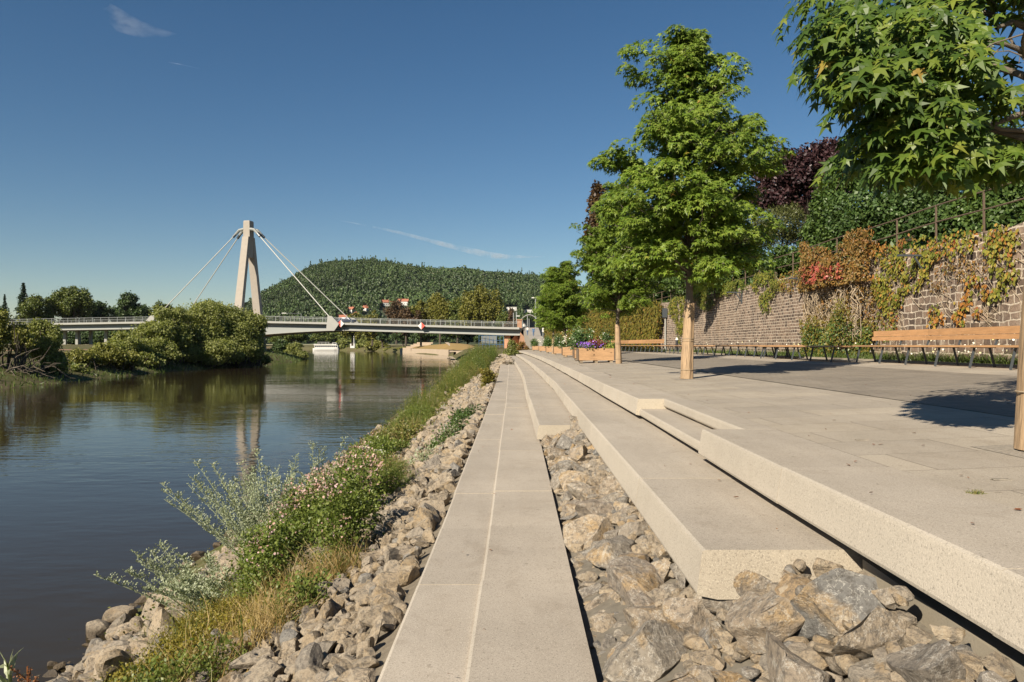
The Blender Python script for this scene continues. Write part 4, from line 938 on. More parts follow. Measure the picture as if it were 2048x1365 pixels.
# a pair of pale weeds at the wall foot
def weeds(label, y0, y1, n, seed, white):
    rg = np.random.default_rng(seed); t = thing('weed_patch', label, 'weeds', (10.9, (y0 + y1) / 2, 3.57))
    P = np.stack([rg.uniform(10.45, 11.3, n), rg.uniform(y0, y1, n), np.full(n, 3.57)], 1); P[:, 0] += np.array([cwall(y) for y in P[:, 1]])
    nobj('grass', blades(P, rg.normal(size=(n, 3)) * .45 + np.array([0, 0, 1]), rg.uniform(.12, .42, n), .018, .4, rg=rg), M['greengrass'], t)
    if white:
        k = white; Q = P[:k] + np.stack([rg.normal(size=k) * .1, rg.normal(size=k) * .3, rg.uniform(.2, .62, k)], 1)
        nobj('blossom', leaves(Q, rg.normal(size=(k, 3)), rg.normal(size=(k, 3)) * .5 + np.array([-.6, -.4, .5]), .05, PETAL), M['cream'], t)
weeds('green weeds with white flowers under the bench with the backrest', 12, 20, 2600, 1, 90)
weeds('weeds with white blooms below the brown climber', 20, 30, 2400, 2, 45)
weeds('low green weeds along the foot of the brick wall', 30, 46, 2400, 3, 15)
weeds('far strip of weeds at the foot of the ivy curtain', 46, 80, 2600, 4, 10)

# ------------------------------------------------------------------ shrubs and trees above the wall
def shrub(label, blobs, m_, leaf, dens, seed, cat_='shrub', name='shrub', tm=OVAL, sub=10, subr=.42, droop=.2, trunk=None, stemmat='barkdark', **kw):
    rg = np.random.default_rng(seed)
    B = [(wx(px, d), d, wz(py, d), rx / F * d, (ry_ if ry_ else rx) / F * d, rz / F * d) for (px, py, d, rx, rz, ry_) in blobs]
    x, y = B[0][0], B[0][1]; z0 = trunk if trunk is not None else min(b[2] - b[5] for b in B)
    t = thing(name, label, cat_, (x, y, z0))
    nobj('crown', blob_leaves(B, dens * 2.6, leaf, tm, rg, int(sub * 1.5), subr, droop=droop, **kw), m_, t)
    st = []
    top = max(b[2] for b in B)
    tr = max(.04, (top - z0) * .022)
    st.append(tube_np(np.array([(x, y, z0 - .3), (x + rg.normal() * .1, y, (z0 + B[0][2]) / 2), (x, y, B[0][2])]), [tr * 1.3, tr, tr * .6], 8))
    for b in B:
        for _ in range(7):
            e = np.array(b[:3]) + unit(rg.normal(size=3)) * np.array(b[3:]) * .75; m0 = np.array([x, y, z0 + (b[2] - z0) * rg.uniform(.25, .8)])
            st.append(tube_np(np.stack([m0, (m0 + e) / 2 + rg.normal(size=3) * .05 * (top - z0), e]), [tr * .5, tr * .3, tr * .12], 5))
    nobj('trunk', cat(st), M[stemmat], t, True)
    return t
shrub('dark green maple like shrub in the middle above the yellow vines', [(1770, 425, 25, 85, 65, 60), (1850, 395, 25, 75, 75, 60), (1690, 440, 27, 40, 50, 40), (1800, 468, 24.5, 60, 34, 40), (1880, 448, 22.5, 60, 38, 40), (1725, 488, 27, 50, 32, 40)], M['shrubdark'], .11, .75, 21, sub=14, tm=OVAL)
shrub('large light green shrub at the right edge behind the railing', [(2000, 370, 21, 75, 85, 60), (2080, 400, 21, 80, 120, 70), (1985, 430, 20, 45, 40, 40), (1930, 425, 21.5, 40, 45, 40), (1950, 340, 22, 60, 50, 50)], M['shrub'], .10, .8, 22, sub=14)
shrub('bright green young tree left of the dark shrub, under the overhanging crown', [(1665, 400, 30, 42, 60, 40), (1700, 350, 30, 40, 50, 40)], M['shrub'], .12, .7, 23, 'tree', 'young_tree', trunk=7.6)
shrub('dark green tree behind the nearest crown', [(1880, 320, 33, 90, 80, 70), (1790, 345, 33, 70, 60, 60), (1980, 290, 33, 80, 80, 60)], M['shrubdark'], .16, .7, 24, 'tree', 'broadleaf_tree', trunk=8.5)
shrub('copper beech with dark purple foliage above the wall', [(1615, 345, 46, 78, 60, 65), (1672, 325, 46, 58, 48, 55), (1560, 345, 46, 50, 56, 45), (1605, 400, 46, 70, 50, 60), (1690, 370, 46, 50, 50, 50), (1540, 400, 46, 40, 45, 40)], M['purple'], .19, .62, 25, 'tree', 'copper_beech', trunk=10, sub=16, subr=.34)
shrub('feathery olive yew below the copper beech', [(1570, 455, 36, 50, 55, 40), (1620, 475, 36, 40, 45, 40), (1525, 470, 36, 38, 55, 40)], M['yew'], .15, .8, 26, 'shrub', 'yew', LANCE, 16, .36, -1.2)
shrub('green bush right below the yew, above the fence', [(1600, 515, 33, 60, 35, 40), (1560, 525, 33, 50, 30, 40), (1668, 482, 30, 48, 40, 40), (1645, 450, 31, 40, 40, 40)], M['shrub'], .12, .7, 27)
shrub('green bush behind the trunk of the lone tree', [(1430, 560, 40, 70, 30, 50), (1490, 520, 40, 45, 50, 40), (1370, 575, 44, 50, 25, 40)], M['shrub'], .14, .7, 28)
shrub('dark broadleaf tree filling the gap behind the lone sweetgum', [(1460, 455, 50, 50, 80, 50), (1400, 510, 50, 60, 60, 50), (1330, 540, 55, 60, 55, 50)], M['shrubdark'], .22, .6, 29, 'tree', 'broadleaf_tree', trunk=8)
shrub('slender reddish brown columnar tree behind the sweetgum row', [(1192, 400, 85, 17, 34, 17), (1190, 460, 85, 24, 50, 24), (1195, 530, 85, 24, 50, 24)], M['brownred'], .35, .75, 30, 'tree', 'columnar_tree', trunk=7)
shrub('green hedge tree above the ivy curtain', [(1270, 570, 70, 50, 40, 40), (1215, 585, 75, 45, 34, 40), (1310, 585, 62, 40, 28, 40)], M['shrub'], .22, .7, 31, 'tree', 'hedge_tree', trunk=7)
# ------------------------------------------------------------------ cable stayed bridge
BA, BB = np.array([2.6, 186.]), np.array([-230., 236.5])
BD = (BB - BA) / np.linalg.norm(BB - BA); BN = np.array([-BD[1], BD[0]])
if BN[1] < 0: BN = -BN                      # BN points away from the viewer
def bpt(s, off, z): p = BA + BD * s + BN * off; return (p[0], p[1], z)
def s_of_px(px, off=0.):   # distance along the bridge for a picture column
    k = (px - VX) / F; A = BA + BN * off; return (A[0] - k * A[1]) / (k * BD[1] - BD[0])
SP = s_of_px(498)
_zs = [(1030, 656), (842, 651), (660, 646.2), (530, 643.6), (400, 643.8), (264, 644.9), (102, 647.8), (0, 650)]
_ss = [s_of_px(p, -6.5) for p, _ in _zs]; _zz = [wz(y, (BA + BD * s + BN * -6.5)[1]) for (p, y), s in zip(_zs, _ss)]
def deck_z(s): return float(np.interp(s, _ss, _zz))
br = thing('cable_stayed_bridge', 'pale cable stayed road bridge with an A shaped concrete pylon crossing the river', 'bridge', bpt(SP, 0, 0))
SV = np.linspace(-1.5, 222, 90)
def sweep(name, prof, m_, parent, sv=SV, smooth=False):
    """prof(s) -> list of (offset, z) closed section"""
    V = []; k = len(prof(sv[0]))
    for s in sv: V += [bpt(s, o, z) for o, z in prof(s)]
    n = len(sv); mb = MB(); mb.v = V
    mb.f = [(i * k + j, i * k + (j + 1) % k, (i + 1) * k + (j + 1) % k, (i + 1) * k + j) for i in range(n - 1) for j in range(k)] + [tuple(range(k)), tuple((n - 1) * k + j for j in range(k))]
    mb.m = [0] * len(mb.f); return mb.build(name, m_, parent, smooth)
sweep('deck', lambda s: [(-6.5, deck_z(s) + .12), (-6.5, deck_z(s) - .38), (-6.1, deck_z(s) - .42), (6.1, deck_z(s) - .42), (6.5, deck_z(s) - .38), (6.5, deck_z(s) + .12), (6.1, deck_z(s) + .12), (6.1, deck_z(s)), (-6.1, deck_z(s)), (-6.1, deck_z(s) + .12)], M['deckc'], br)
def gd(s):
    a = abs(s - SP); return 1.25 + 2.3 * max(0, 1 - a / 30) ** 1.35
sweep('girder', lambda s: [(-5.0, deck_z(s) - .425), (-5.15, deck_z(s) - .42 - gd(s)), (5.15, deck_z(s) - .42 - gd(s)), (5.0, deck_z(s) - .425)], M['girder'], br)
sweep('bottom_flange', lambda s: [(-5.65, deck_z(s) - .425 - gd(s)), (-5.65, deck_z(s) - .60 - gd(s)), (5.65, deck_z(s) - .60 - gd(s)), (5.65, deck_z(s) - .425 - gd(s))], M['deckc'], br)
for side in (-1, 1):
    rl = sweep('railing', lambda s: [(side * 6.3 - .05, deck_z(s) + 1.42), (side * 6.3 + .05, deck_z(s) + 1.42), (side * 6.3 + .05, deck_z(s) + 1.34), (side * 6.3 - .05, deck_z(s) + 1.34)], M['rail'], br)
    for h in (.3, .52, .74, .96, 1.15):
        sweep('rail_wire', lambda s: [(side * 6.3 - .018, deck_z(s) + h + .03), (side * 6.3 + .018, deck_z(s) + h + .03), (side * 6.3, deck_z(s) + h)], M['rail'], rl, SV[::2])
    for s in np.arange(0, 210, 2.6):
        MB().box(bpt(s, side * 6.3, deck_z(s) + .76), (.09, .09, 1.36), math.atan2(BD[1], BD[0])).build('railing_post', M['rail'], rl)
# pylon
ZT = wz(443, (BA + BD * SP)[1])
for side in (-1, 1):
    mb = MB(); zs = np.array([-2, 4, 10, 20, 29, 33]); ws = np.array([2.35, 2.3, 2.2, 2.0, 1.9, 1.85])
    off = np.interp(zs, [-2, 33], [side * 7.4, side * 1.0])
    for z, w_, o in zip(zs, ws, off):
        for a, b in ((-1, -1), (1, -1), (1, 1), (-1, 1)):
            c = .85
            mb.v.append(bpt(SP + a * w_ / 2, o + b * w_ / 2 * .62, z))
    for i in range(len(zs) - 1):
        for j in range(4): mb.f.append((4 * i + j, 4 * i + (j + 1) % 4, 4 * i + 4 + (j + 1) % 4, 4 * i + 4 + j)); mb.m.append(0)
    mb.f.append(tuple(4 * (len(zs) - 1) + j for j in range(4))); mb.m.append(0)
    mb.build('pylon_leg', M['concrete'], br)
mb = MB(); zs = [27.5, 33, ZT - .25, ZT]; ws = [1.65, 1.92, 1.8, 1.6]
for z, w_ in zip(zs, ws):
    for a, b in ((-1, -1), (1, -1), (1, 1), (-1, 1)): mb.v.append(bpt(SP + a * w_ / 2, b * (1.05 if z < ZT else .9), z))
for i in range(3):
    for j in range(4): mb.f.append((4 * i + j, 4 * i + (j + 1) % 4, 4 * i + 4 + (j + 1) % 4, 4 * i + 4 + j)); mb.m.append(0)
mb.f += [(3, 2, 1, 0), (12, 13, 14, 15)]; mb.m += [0, 0]; mb.build('pylon_head', M['concrete'], br)
SR, SL = s_of_px(663, -6.8), s_of_px(305, -6.8)
for side in (-1, 1):
    for s1, sg in ((SR, -1), (SL, 1)):
        zt = wz(458, 200); e0 = bpt(SP + sg * .9, side * .7, zt); e1 = bpt(SP + sg * 2.2, side * .8, zt - .25); e2 = bpt(SP + sg * 3.2, side * .9, zt - 1.3)
        nobj('saddle', tube_np(np.array([e0, e1, e2]), [.42, .42, .36], 8), M['girder'], br)
        nobj('clamp', tube_np(np.array([e2, np.array(e2) + (np.array(bpt(s1, side * 6, deck_z(s1))) - np.array(e2)) * .035]), .36, 8), M['steel'], br)
        nobj('cable', tube_np(np.array([e2, bpt(s1, side * 6.0, deck_z(s1) + .6)]), .125, 8), M['cable'], br)
        # anchor block on the deck edge
        mb = MB(); h = deck_z(s1)
        pf = [(-1.3 * sg, 1.5), (-1.9 * sg, -2.0), (.9 * sg * -1 + 2.2 * -sg * 0, -2.05), (1.8 * sg, -.4), (.2 * sg, 1.3)]
        pf = [(-sg * a, b) for a, b in ((1.3, -2.0), (-.9, -2.0), (-2.2, -.3), (-.2, 1.7), (.9, 1.8))]
        for o in (-7.05, -6.53): mb.v += [bpt(s1 + a, side * -o * (1 if side > 0 else 1) if side > 0 else o, h + b) for a, b in pf]
        mb.f = [(0, 1, 2, 3, 4), (9, 8, 7, 6, 5)] + [(j, (j + 1) % 5, 5 + (j + 1) % 5, 5 + j) for j in range(5)]; mb.m = [0] * 7
        mb.build('cable_anchor', M['deckc'], br)
for px in (144, 168, 225):
    s = s_of_px(px); MB().box(bpt(s, -2, deck_z(s) / 2 - .9), (.7, .7, deck_z(s) - 1.9)).build('pier', M['deckc'], br)
    MB().box(bpt(s, 3, deck_z(s) / 2 - .9), (.7, .7, deck_z(s) - 1.9)).build('pier', M['deckc'], br)
s = s_of_px(1022); MB().box(bpt(s, 0, deck_z(s) / 2 - .9), (1.4, 9, deck_z(s) - 2.1), math.atan2(BD[1], BD[0])).build('pier', M['sandstone'], br)
# navigation diamonds
for px, flip, lab in ((682, 1, 'red and white navigation diamond on the bridge right beside the cable anchor'), (843, 0, 'white and red navigation diamond on the middle of the right bridge span')):
    s = s_of_px(px, -6.7); c = np.array(bpt(s, -6.62 - .1, deck_z(s) - .15)); t = thing('navigation_sign', lab, 'sign', tuple(c), 'navigation diamonds on the bridge')
    h = .9
    for q, m_ in ((-1, M['red'] if flip else M['white']), (1, M['white'] if flip else M['red'])):
        mb = MB(); dv = np.array([BD[0], BD[1], 0]) * -q; nn = np.array([BN[0], BN[1], 0]) * .03
        P0 = [c + np.array([0, 0, h]), c + dv * h, c - np.array([0, 0, h])]
        mb.add([p - nn for p in P0] + [p + nn for p in P0], [(0, 1, 2), (5, 4, 3), (0, 3, 4, 1), (1, 4, 5, 2), (2, 5, 3, 0)])
        mb.build('half_plate', m_, t)
    MB().box(c + np.array([BN[0], BN[1], 0]) * .09, (.12, .12, 1.2)).build('holder', M['steel'], t)
# street lamps on the bridge
for px, top, arm, lab in ((603, 628, 8.5, 'street lamp with a long arm on the bridge between pylon and right anchor'), (561, 634, 7, 'lower street lamp with a long arm on the bridge right of the pylon')):
    s = s_of_px(px, 5.6); d = (BA + BD * s + BN * 5.6)[1]; t = thing('street_lamp', lab, 'lamp', bpt(s, 5.6, deck_z(s)))
    zt = wz(top, d)
    nobj('pole', tube_np(np.array([bpt(s, 5.6, deck_z(s)), bpt(s, 5.6, zt)]), .07, 6), M['rail'], t); nobj('arm', tube_np(np.array([bpt(s, 5.6, zt), bpt(s + 3.4, 2.5, zt + .05)]), .06, 6), M['rail'], t)
    MB().box(bpt(s + 3.4, 2.5, zt + .05), (1.2, .3, .16)).build('lamp_head', M['white'], t)

# ------------------------------------------------------------------ car on the bridge
def car(s, off, label):
    z = deck_z(s); an = math.atan2(BD[1], BD[0]); t = thing('parked_car', label, 'car', bpt(s, off, z))
    t.name = 'estate_car'; ORG['estate_car'] = np.array(bpt(s, off, z))
    side = [(-2.2, .35), (-2.25, .75), (-2.1, .98), (-1.2, 1.02), (-.45, 1.48), (1.55, 1.5), (2.15, 1.02), (2.25, .7), (2.2, .35)]
    def slab(pts, w_, nm, m_, par=t, inset=0):
        mb = MB(); k = len(pts)
        for sd in (-1, 1):
            for a, b in pts: mb.v.append(bpt(s + a, off + sd * (w_ - (.16 if b > 1.1 else 0)), z + b))
        mb.f = [tuple(range(k - 1, -1, -1)), tuple(range(k, 2 * k))] + [(j, (j + 1) % k, k + (j + 1) % k, k + j) for j in range(k)]; mb.m = [0] * len(mb.f)
        return mb.build(nm, m_, par)
    b = slab(side, .88, 'body', M['carp'])
    for x0, x1, x2_, x3_ in ((-1.05, -.45, .35, .35), (.42, .42, 1.35, 1.6)):
        slab([(x0, 1.06), (x1, 1.40), (x2_, 1.40), (x3_, 1.06)], .91, 'window', M['glass'], b)
    for a in (-1.4, 1.4):
        for sd in (-1, 1):
            c = np.array(bpt(s + a, off + sd * .82, z + .32)); dv = np.array([BN[0], BN[1], 0]) * .1
            w_ = nobj('wheel', tube_np(np.array([c - dv, c + dv]), .32, 14), M['dark'], t); nobj('rim', tube_np(np.array([c - dv * 1.15, c + dv * 1.15]), [.2, .2], 10), M['rail'], w_)
car(s_of_px(694, -1.8), -1.8, 'dark blue estate car driving over the bridge beside the red diamond sign')

# ------------------------------------------------------------------ people (skin modifier figures)
def person(loc, h, rz, label, top_m, leg_m, stride=.22):
    t = thing('person', label, 'person', loc); k = h / 1.75
    bm = bmesh.new(); ly = bm.verts.layers.skin.verify()
    def V(x, y, z, r):
        v = bm.verts.new((x * k, y * k, z * k)); v[ly].radius = (r * k, r * k); return v
    pel = V(0, 0, .95, .14); pel[ly].use_root = True
    ch = V(0, 0, 1.28, .15); sh = V(0, 0, 1.45, .10); nk = V(0, .01, 1.54, .055); hd = V(0, .03, 1.66, .095)
    bm.edges.new((pel, ch)); bm.edges.new((ch, sh)); bm.edges.new((sh, nk)); bm.edges.new((nk, hd))
    for sd in (-1, 1):
        hp = V(sd * .1, 0, .88, .095); kn = V(sd * .1, sd * stride * .4 + .03, .48, .062); an = V(sd * .1, sd * stride, .08, .042); ft = V(sd * .1, sd * stride + .14, .04, .035)
        bm.edges.new((pel, hp)); bm.edges.new((hp, kn)); bm.edges.new((kn, an)); bm.edges.new((an, ft))
        a = V(sd * .2, 0, 1.42, .055); e = V(sd * .25, -sd * .1, 1.15, .042); w_ = V(sd * .24, -sd * .16 + .05, .92, .03); f = V(sd * .24, -sd * .18 + .08, .84, .028)
        bm.edges.new((sh, a)); bm.edges.new((a, e)); bm.edges.new((e, w_)); bm.edges.new((w_, f))
    me = bpy.data.meshes.new('body'); bm.to_mesh(me); bm.free()
    o = link('body', me, [leg_m, top_m, M['skin']], t); o.rotation_euler.z = rz
    o.modifiers.new('skin', 'SKIN'); o.modifiers.new('sub', 'SUBSURF').render_levels = 1
    dg = bpy.context.evaluated_depsgraph_get(); e = o.evaluated_get(dg); m2 = bpy.data.meshes.new_from_object(e); o.modifiers.clear(); o.data = m2
    if len(m2.materials) < 3:
        m2.materials.clear()
        for m_ in (leg_m, top_m, M['skin']): m2.materials.append(m_)
    for p in m2.polygons: z = p.center.z / k; p.material_index = 0 if z < .98 else (2 if z > 1.5 else 1); p.use_smooth = True
    hm, hq_ = ICO[2]; V_ = hm * np.array([.1, .115, .09]) * k + np.array([0, .01, 1.70]) * k
    hr = link('hair', raw_mesh('hair', [(V_, hq_)], True), M['hair'], t); hr.rotation_euler.z = rz
    return t
s = s_of_px(988, -5.4); person(bpt(s, -5.4, deck_z(s)), 1.75, 1.4, 'pedestrian in a white top crossing the right end of the bridge', M['white'], M['dark'])
def ramp_z(y): return lerp(y, [108, 118, 182, 230], [3.3, 3.4, 8.3, 8.6])
for px, d, lab, m1, m2 in ((1055, 152, 'person in white top and blue jeans walking up the ramp, left of the pair', M['white'], M['blue']), (1067, 149, 'person dressed in blue on the right side of the ramp', M['blue'], M['blue']), (1048, 166, 'person in a pale shirt higher up the ramp near the abutment pillar', M['white'], M['dark'])):
    person((wx(px, d), d, ramp_z(d) + .02), 1.8, .2, lab, m1, m2)

# ------------------------------------------------------------------ far end: ramp, abutment, bus stop
rv = []; ysv = np.arange(106, 262, 3.)
for y in ysv:
    z = ramp_z(y); xa, xb = wx(lerp(y, [106, 125, 150, 186, 260], [1100, 1072, 1055, 1046, 1046]), y), wx(lerp(y, [106, 125, 150, 186, 260], [1115, 1105, 1082, 1076, 1090]), y)
    rv += [(xa, y, z - 2.5), (xa, y, z), (xb, y, z + .02), (xb, y, z - 2.5)]
n = len(ysv); rq = [(4 * i + j, 4 * i + j + 1, 4 * i + 5 + j, 4 * i + 4 + j) for i in range(n - 1) for j in range(3)]
tag(nobj('ramp_path', (np.array(rv), np.array(rq)), M['asphalt']), 'pale path ramping up from the promenade to the bridge', kind='structure')
t = thing('abutment', 'red sandstone bridge abutment with a square pillar and sloping wing wall', 'abutment', (2.4, 184, 3))
zb = deck_z(0)
MB().box((wx(1039, 183.5), 183.5, zb / 2 + 2.2), (1.1, 1.4, zb - .6)).build('pillar', M['sandstone'], t); MB().box((wx(1039, 183.5), 183.5, zb + 1.98), (1.4, 1.7, .25)).build('pillar_cap', M['sandstone'], t)
mb = MB()
def wing(p, y0): return (wx(p[0], y0), y0, wz(p[1], y0))
A = [wing((1014, 690), 178), wing((1038, 662), 182), wing((1062, 690), 168)]
Bk = [wing((1014, 690), 196), wing((1040, 660), 196), wing((1066, 690), 196)]
mb.add([(a[0], a[1], a[2]) for a in A] + [(a[0], a[1], 1.) for a in A] + Bk + [(a[0], a[1], 1.) for a in Bk], [(0, 3, 4, 1), (1, 4, 5, 2), (0, 1, 7, 6), (1, 2, 8, 7), (2, 5, 11, 8), (3, 0, 6, 9)])
mb.build('wing_wall', M['sandstone'], t)
def pole(px, d, y0, y1, lab, sign=None, arm=None):
    x = wx(px, d); z0, z1 = wz(y0, d), wz(y1, d); t = thing('lamp_post' if arm else 'sign_post', lab, 'lamp post' if arm else 'sign', (x, d, z0))
    nobj('pole', tube_np(np.array([(x, d, z0), (x, d, z1)]), .09 * d / 150, 7), M['rail'], t)
    if sign: cx, cy, w_, h, m_ = sign; MB().box((wx(cx, d), d - .1, wz(cy, d)), (w_ / F * d, .06, h / F * d)).build('sign_plate', m_, t)
    if arm: MB().box((x - .3, d, z1), (arm, .4, .2)).build('lamp_head', M['white'], t)
pole(1071, 165, 658, 596, 'tall pale lamp post beside the sweetgum row at the head of the ramp', None, 1.1)
pole(1027, 200, 648, 626, 'slim pale post at the right end of the bridge, left of the signed one')
pole(1033, 198, 648, 624, 'slim post with a white board at the right end of the bridge', (1036, 632.5, 7, 1.6, M['white']))
pole(1055, 170, 660, 632, 'pale post standing in front of the shelter roof')
pole(1114, 96, 684, 655, 'white information board on a thin post behind the planters', (1113, 661, 8, 4.5, M['white']))
pole(1086, 120, 676, 652, 'white banner sign with dark marks on a short post before the ivy', (1086, 660, 3.6, 9, M['white']))
t = thing('bus_shelter', 'grey bus shelter with curved white edged roof at the head of the ramp', 'shelter', (wx(1058, 190), 190, 8.4))
x0, x1 = wx(1043, 190), wx(1073, 190); mb = MB(); n = 9
for k in range(n):
    u = k / (n - 1); x = x0 + (x1 - x0) * u; zc = 10.6 + 1.0 * math.sin(math.pi * u); mb.v += [(x, 188, zc), (x, 194, zc), (x, 194, zc + .18), (x, 188, zc + .18)]
mb.f = [(4 * k + j, 4 * k + (j + 1) % 4, 4 * k + 4 + (j + 1) % 4, 4 * k + 4 + j) for k in range(n - 1) for j in range(4)] + [(3, 2, 1, 0), tuple(4 * (n - 1) + j for j in range(4))]; mb.m = [0] * len(mb.f)
mb.build('roof', M['deckc'], t)
for x in (x0 + .2, (x0 + x1) / 2, x1 - .2): nobj('pole', tube_np(np.array([(x, 188.5, 8), (x, 188.5, 10.7)]), .1, 6), M['rail'], t)
MB().box(((x0 + x1) / 2, 193.6, 9.5), (x1 - x0 - .4, .06, 2.2)).build('glass_wall', M['steel'], t)

# ------------------------------------------------------------------ embankment, mound and boat on the far right bank
def face_wall(pts, z1, name, label, mat, th=3.):
    mb = MB(); n = len(pts)
    for (px, d) in pts: x = wx(px, d); mb.v += [(x, d, -1), (x, d, z1), (x + th, d + th, z1), (x + th, d + th, -1)]
    mb.f = [(4 * k + j, 4 * k + (j + 1) % 4, 4 * k + 4 + (j + 1) % 4, 4 * k + 4 + j) for k in range(n - 1) for j in range(4)] + [(3, 2, 1, 0), tuple(4 * (n - 1) + j for j in range(4))]; mb.m = [0] * len(mb.f)
    return tag(mb.build(name, mat), label, 'wall')
face_wall([(800, 420), (850, 345), (897, 288)], 2.3, 'embankment_wall', 'low pale stone embankment wall along the far right bank', M['palestone'])
t = thing('terrace_steps', 'broad pale steps beside the dry grass mound on the far bank', 'steps', (wx(820, 410), 410, 2))
for k in range(5):
    a, b = wx(800 + k * 2, 400), wx(846 - k, 400); MB().box(((a + b) / 2 + k * 1.0, 412 + k * 3.5, 2.3 + k * .75), (b - a, 4, .7)).build('step', M['palestone'], t)
mv, mq = [], []; nx, ny = 22, 12
for i in range(nx):
    for j in range(ny):
        u, v_ = i / (nx - 1), j / (ny - 1); px = lerp(u, [0, 1], [818, 972]); d = lerp(px, [800, 850, 897, 975], [424, 350, 293, 256]) + 70 * v_; 
        h = np.interp(u, [0, .12, .55, .75, 1], [0, .45, 1, .8, 0]) * np.interp(v_, [0, .5, 1], [.0, .9, .6]); mv.append((wx(px, d), d, 2.25 + 3.2 * h + RG.normal() * .05))
mq = [(i * ny + j, (i + 1) * ny + j, (i + 1) * ny + j + 1, i * ny + j + 1) for i in range(nx - 1) for j in range(ny - 1)]
tag(nobj('mound', (np.array(mv), np.array(mq)), M['ochregrass'], smooth=True), 'mound of dry ochre grass on the far bank beyond the bridge', kind='structure')
tag(strip('mound_path', lambda y: wx(905, y) - (y - 300) * .12, lambda y: wx(912, y) - (y - 300) * .12, 296, 330, lambda x, y: 2.45 + (y - 296) * .088, M['palestone'], 'pale path crossing the dry mound', dy=4), None, None)
t = thing('pavilion', 'low pale concrete kiosk with dark opening at the end of the embankment', 'kiosk', (wx(945, 262), 262, 1))
MB().box((wx(932, 262), 262, 1.9), (11, 6, .35)).build('roof', M['palestone'], t)
for px in (918, 934, 950): MB().box((wx(px, 262), 261, .9), (1.6, 4, 1.7)).build('wall', M['palestone'], t)
MB().box((wx(934, 262), 263, .9), (9.5, 1, 1.6)).build('opening', M['dark'], t)
t = thing('playground_structure', 'blue playground frame of thin bars under the right bridge end', 'playground', (wx(985, 215), 215, 3.4))
for k in range(8):
    px = 958 + k * 7; nobj('bar', tube_np(np.array([(wx(px, 215), 215, 2.8), (wx(px, 215), 215, 6.9)]), .05, 5), M['blue'], t)
for h in (4.2, 5.4, 6.7): nobj('bar', tube_np(np.array([(wx(958, 215), 215, h), (wx(1007, 215), 215, h)]), .05, 5), M['blue'], t)
MB().box((wx(978, 216), 216.4, 5.6), (4.5, .5, 2.2), .2).build('slide', M['girder'], t)
# boat
def boat():
    d = 540; x0, x1 = wx(627, d), wx(678, d); L = x1 - x0; t = thing('passenger_boat', 'white two deck passenger boat moored on the left of the far river', 'boat', ((x0 + x1) / 2, d, 0))
    mb = MB(); sec = [(0, .55), (.06, .9), (.2, 1), (.85, 1), (1, .75)]
    for u, w_ in sec:
        x = x0 + L * u
        for z, q in ((-.5, .7), (.9, .95), (1.9, 1.)): mb.v += [(x, d - 2.6 * w_ * q, z)]
        for z, q in ((1.9, 1.), (.9, .95), (-.5, .7)): mb.v += [(x, d + 2.6 * w_ * q, z)]
    n = len(sec); mb.f = [(6 * i + j, 6 * i + (j + 1) % 6, 6 * i + 6 + (j + 1) % 6, 6 * i + 6 + j) for i in range(n - 1) for j in range(6)] + [(5, 4, 3, 2, 1, 0), tuple(6 * (n - 1) + j for j in range(6))]; mb.m = [0] * len(mb.f)
    mb.build('hull', M['white'], t)
    c = MB().box((x0 + L * .53, d, 2.95), (L * .9, 4.4, 2.1)).build('cabin', M['white'], t)
    for k in range(11): MB().box((x0 + L * (.13 + .08 * k), d - 2.22, 3.15), (L * .062, .06, 1.15)).build('window', M['glass'], c)
    MB().box((x0 + L * .52, d, 4.1), (L * .94, 4.8, .2)).build('upper_deck', M['white'], t)
    w_ = MB().box((x0 + L * .84, d, 5.0), (L * .16, 3, 1.7)).build('wheelhouse', M['white'], t); MB().box((x0 + L * .84, d - 1.53, 5.2), (L * .13, .06, .8)).build('window', M['glass'], w_)
    MB().box((x0 + L * .42, d, 6.2), (L * .46, 3.6, .14)).build('awning', M['white'], t)
    for u in (.21, .36, .5, .63):
        for sd in (-1, 1): nobj('awning_pole', tube_np(np.array([(x0 + L * u, d + sd * 2, 4.2), (x0 + L * u, d + sd * 1.7, 6.2)]), .07, 5), M['white'], t)
    MB().box((x0 + L * .45, d - 2.35, 4.7), (L * .8, .06, .5)).build('bulwark', M['white'], t)
boat()
t = thing('white_monument', 'slender white stone column on the far bank right of the boat', 'monument', (wx(707, 520), 520, 2.5))
nobj('shaft', tube_np(np.array([(wx(707, 520), 520, 5), (wx(707, 520), 520, 11.5)]), [1.1, .8], 8), M['white'], t); MB().box((wx(706, 520), 520, 3.6), (3, 3, 3)).build('plinth', M['white'], t)

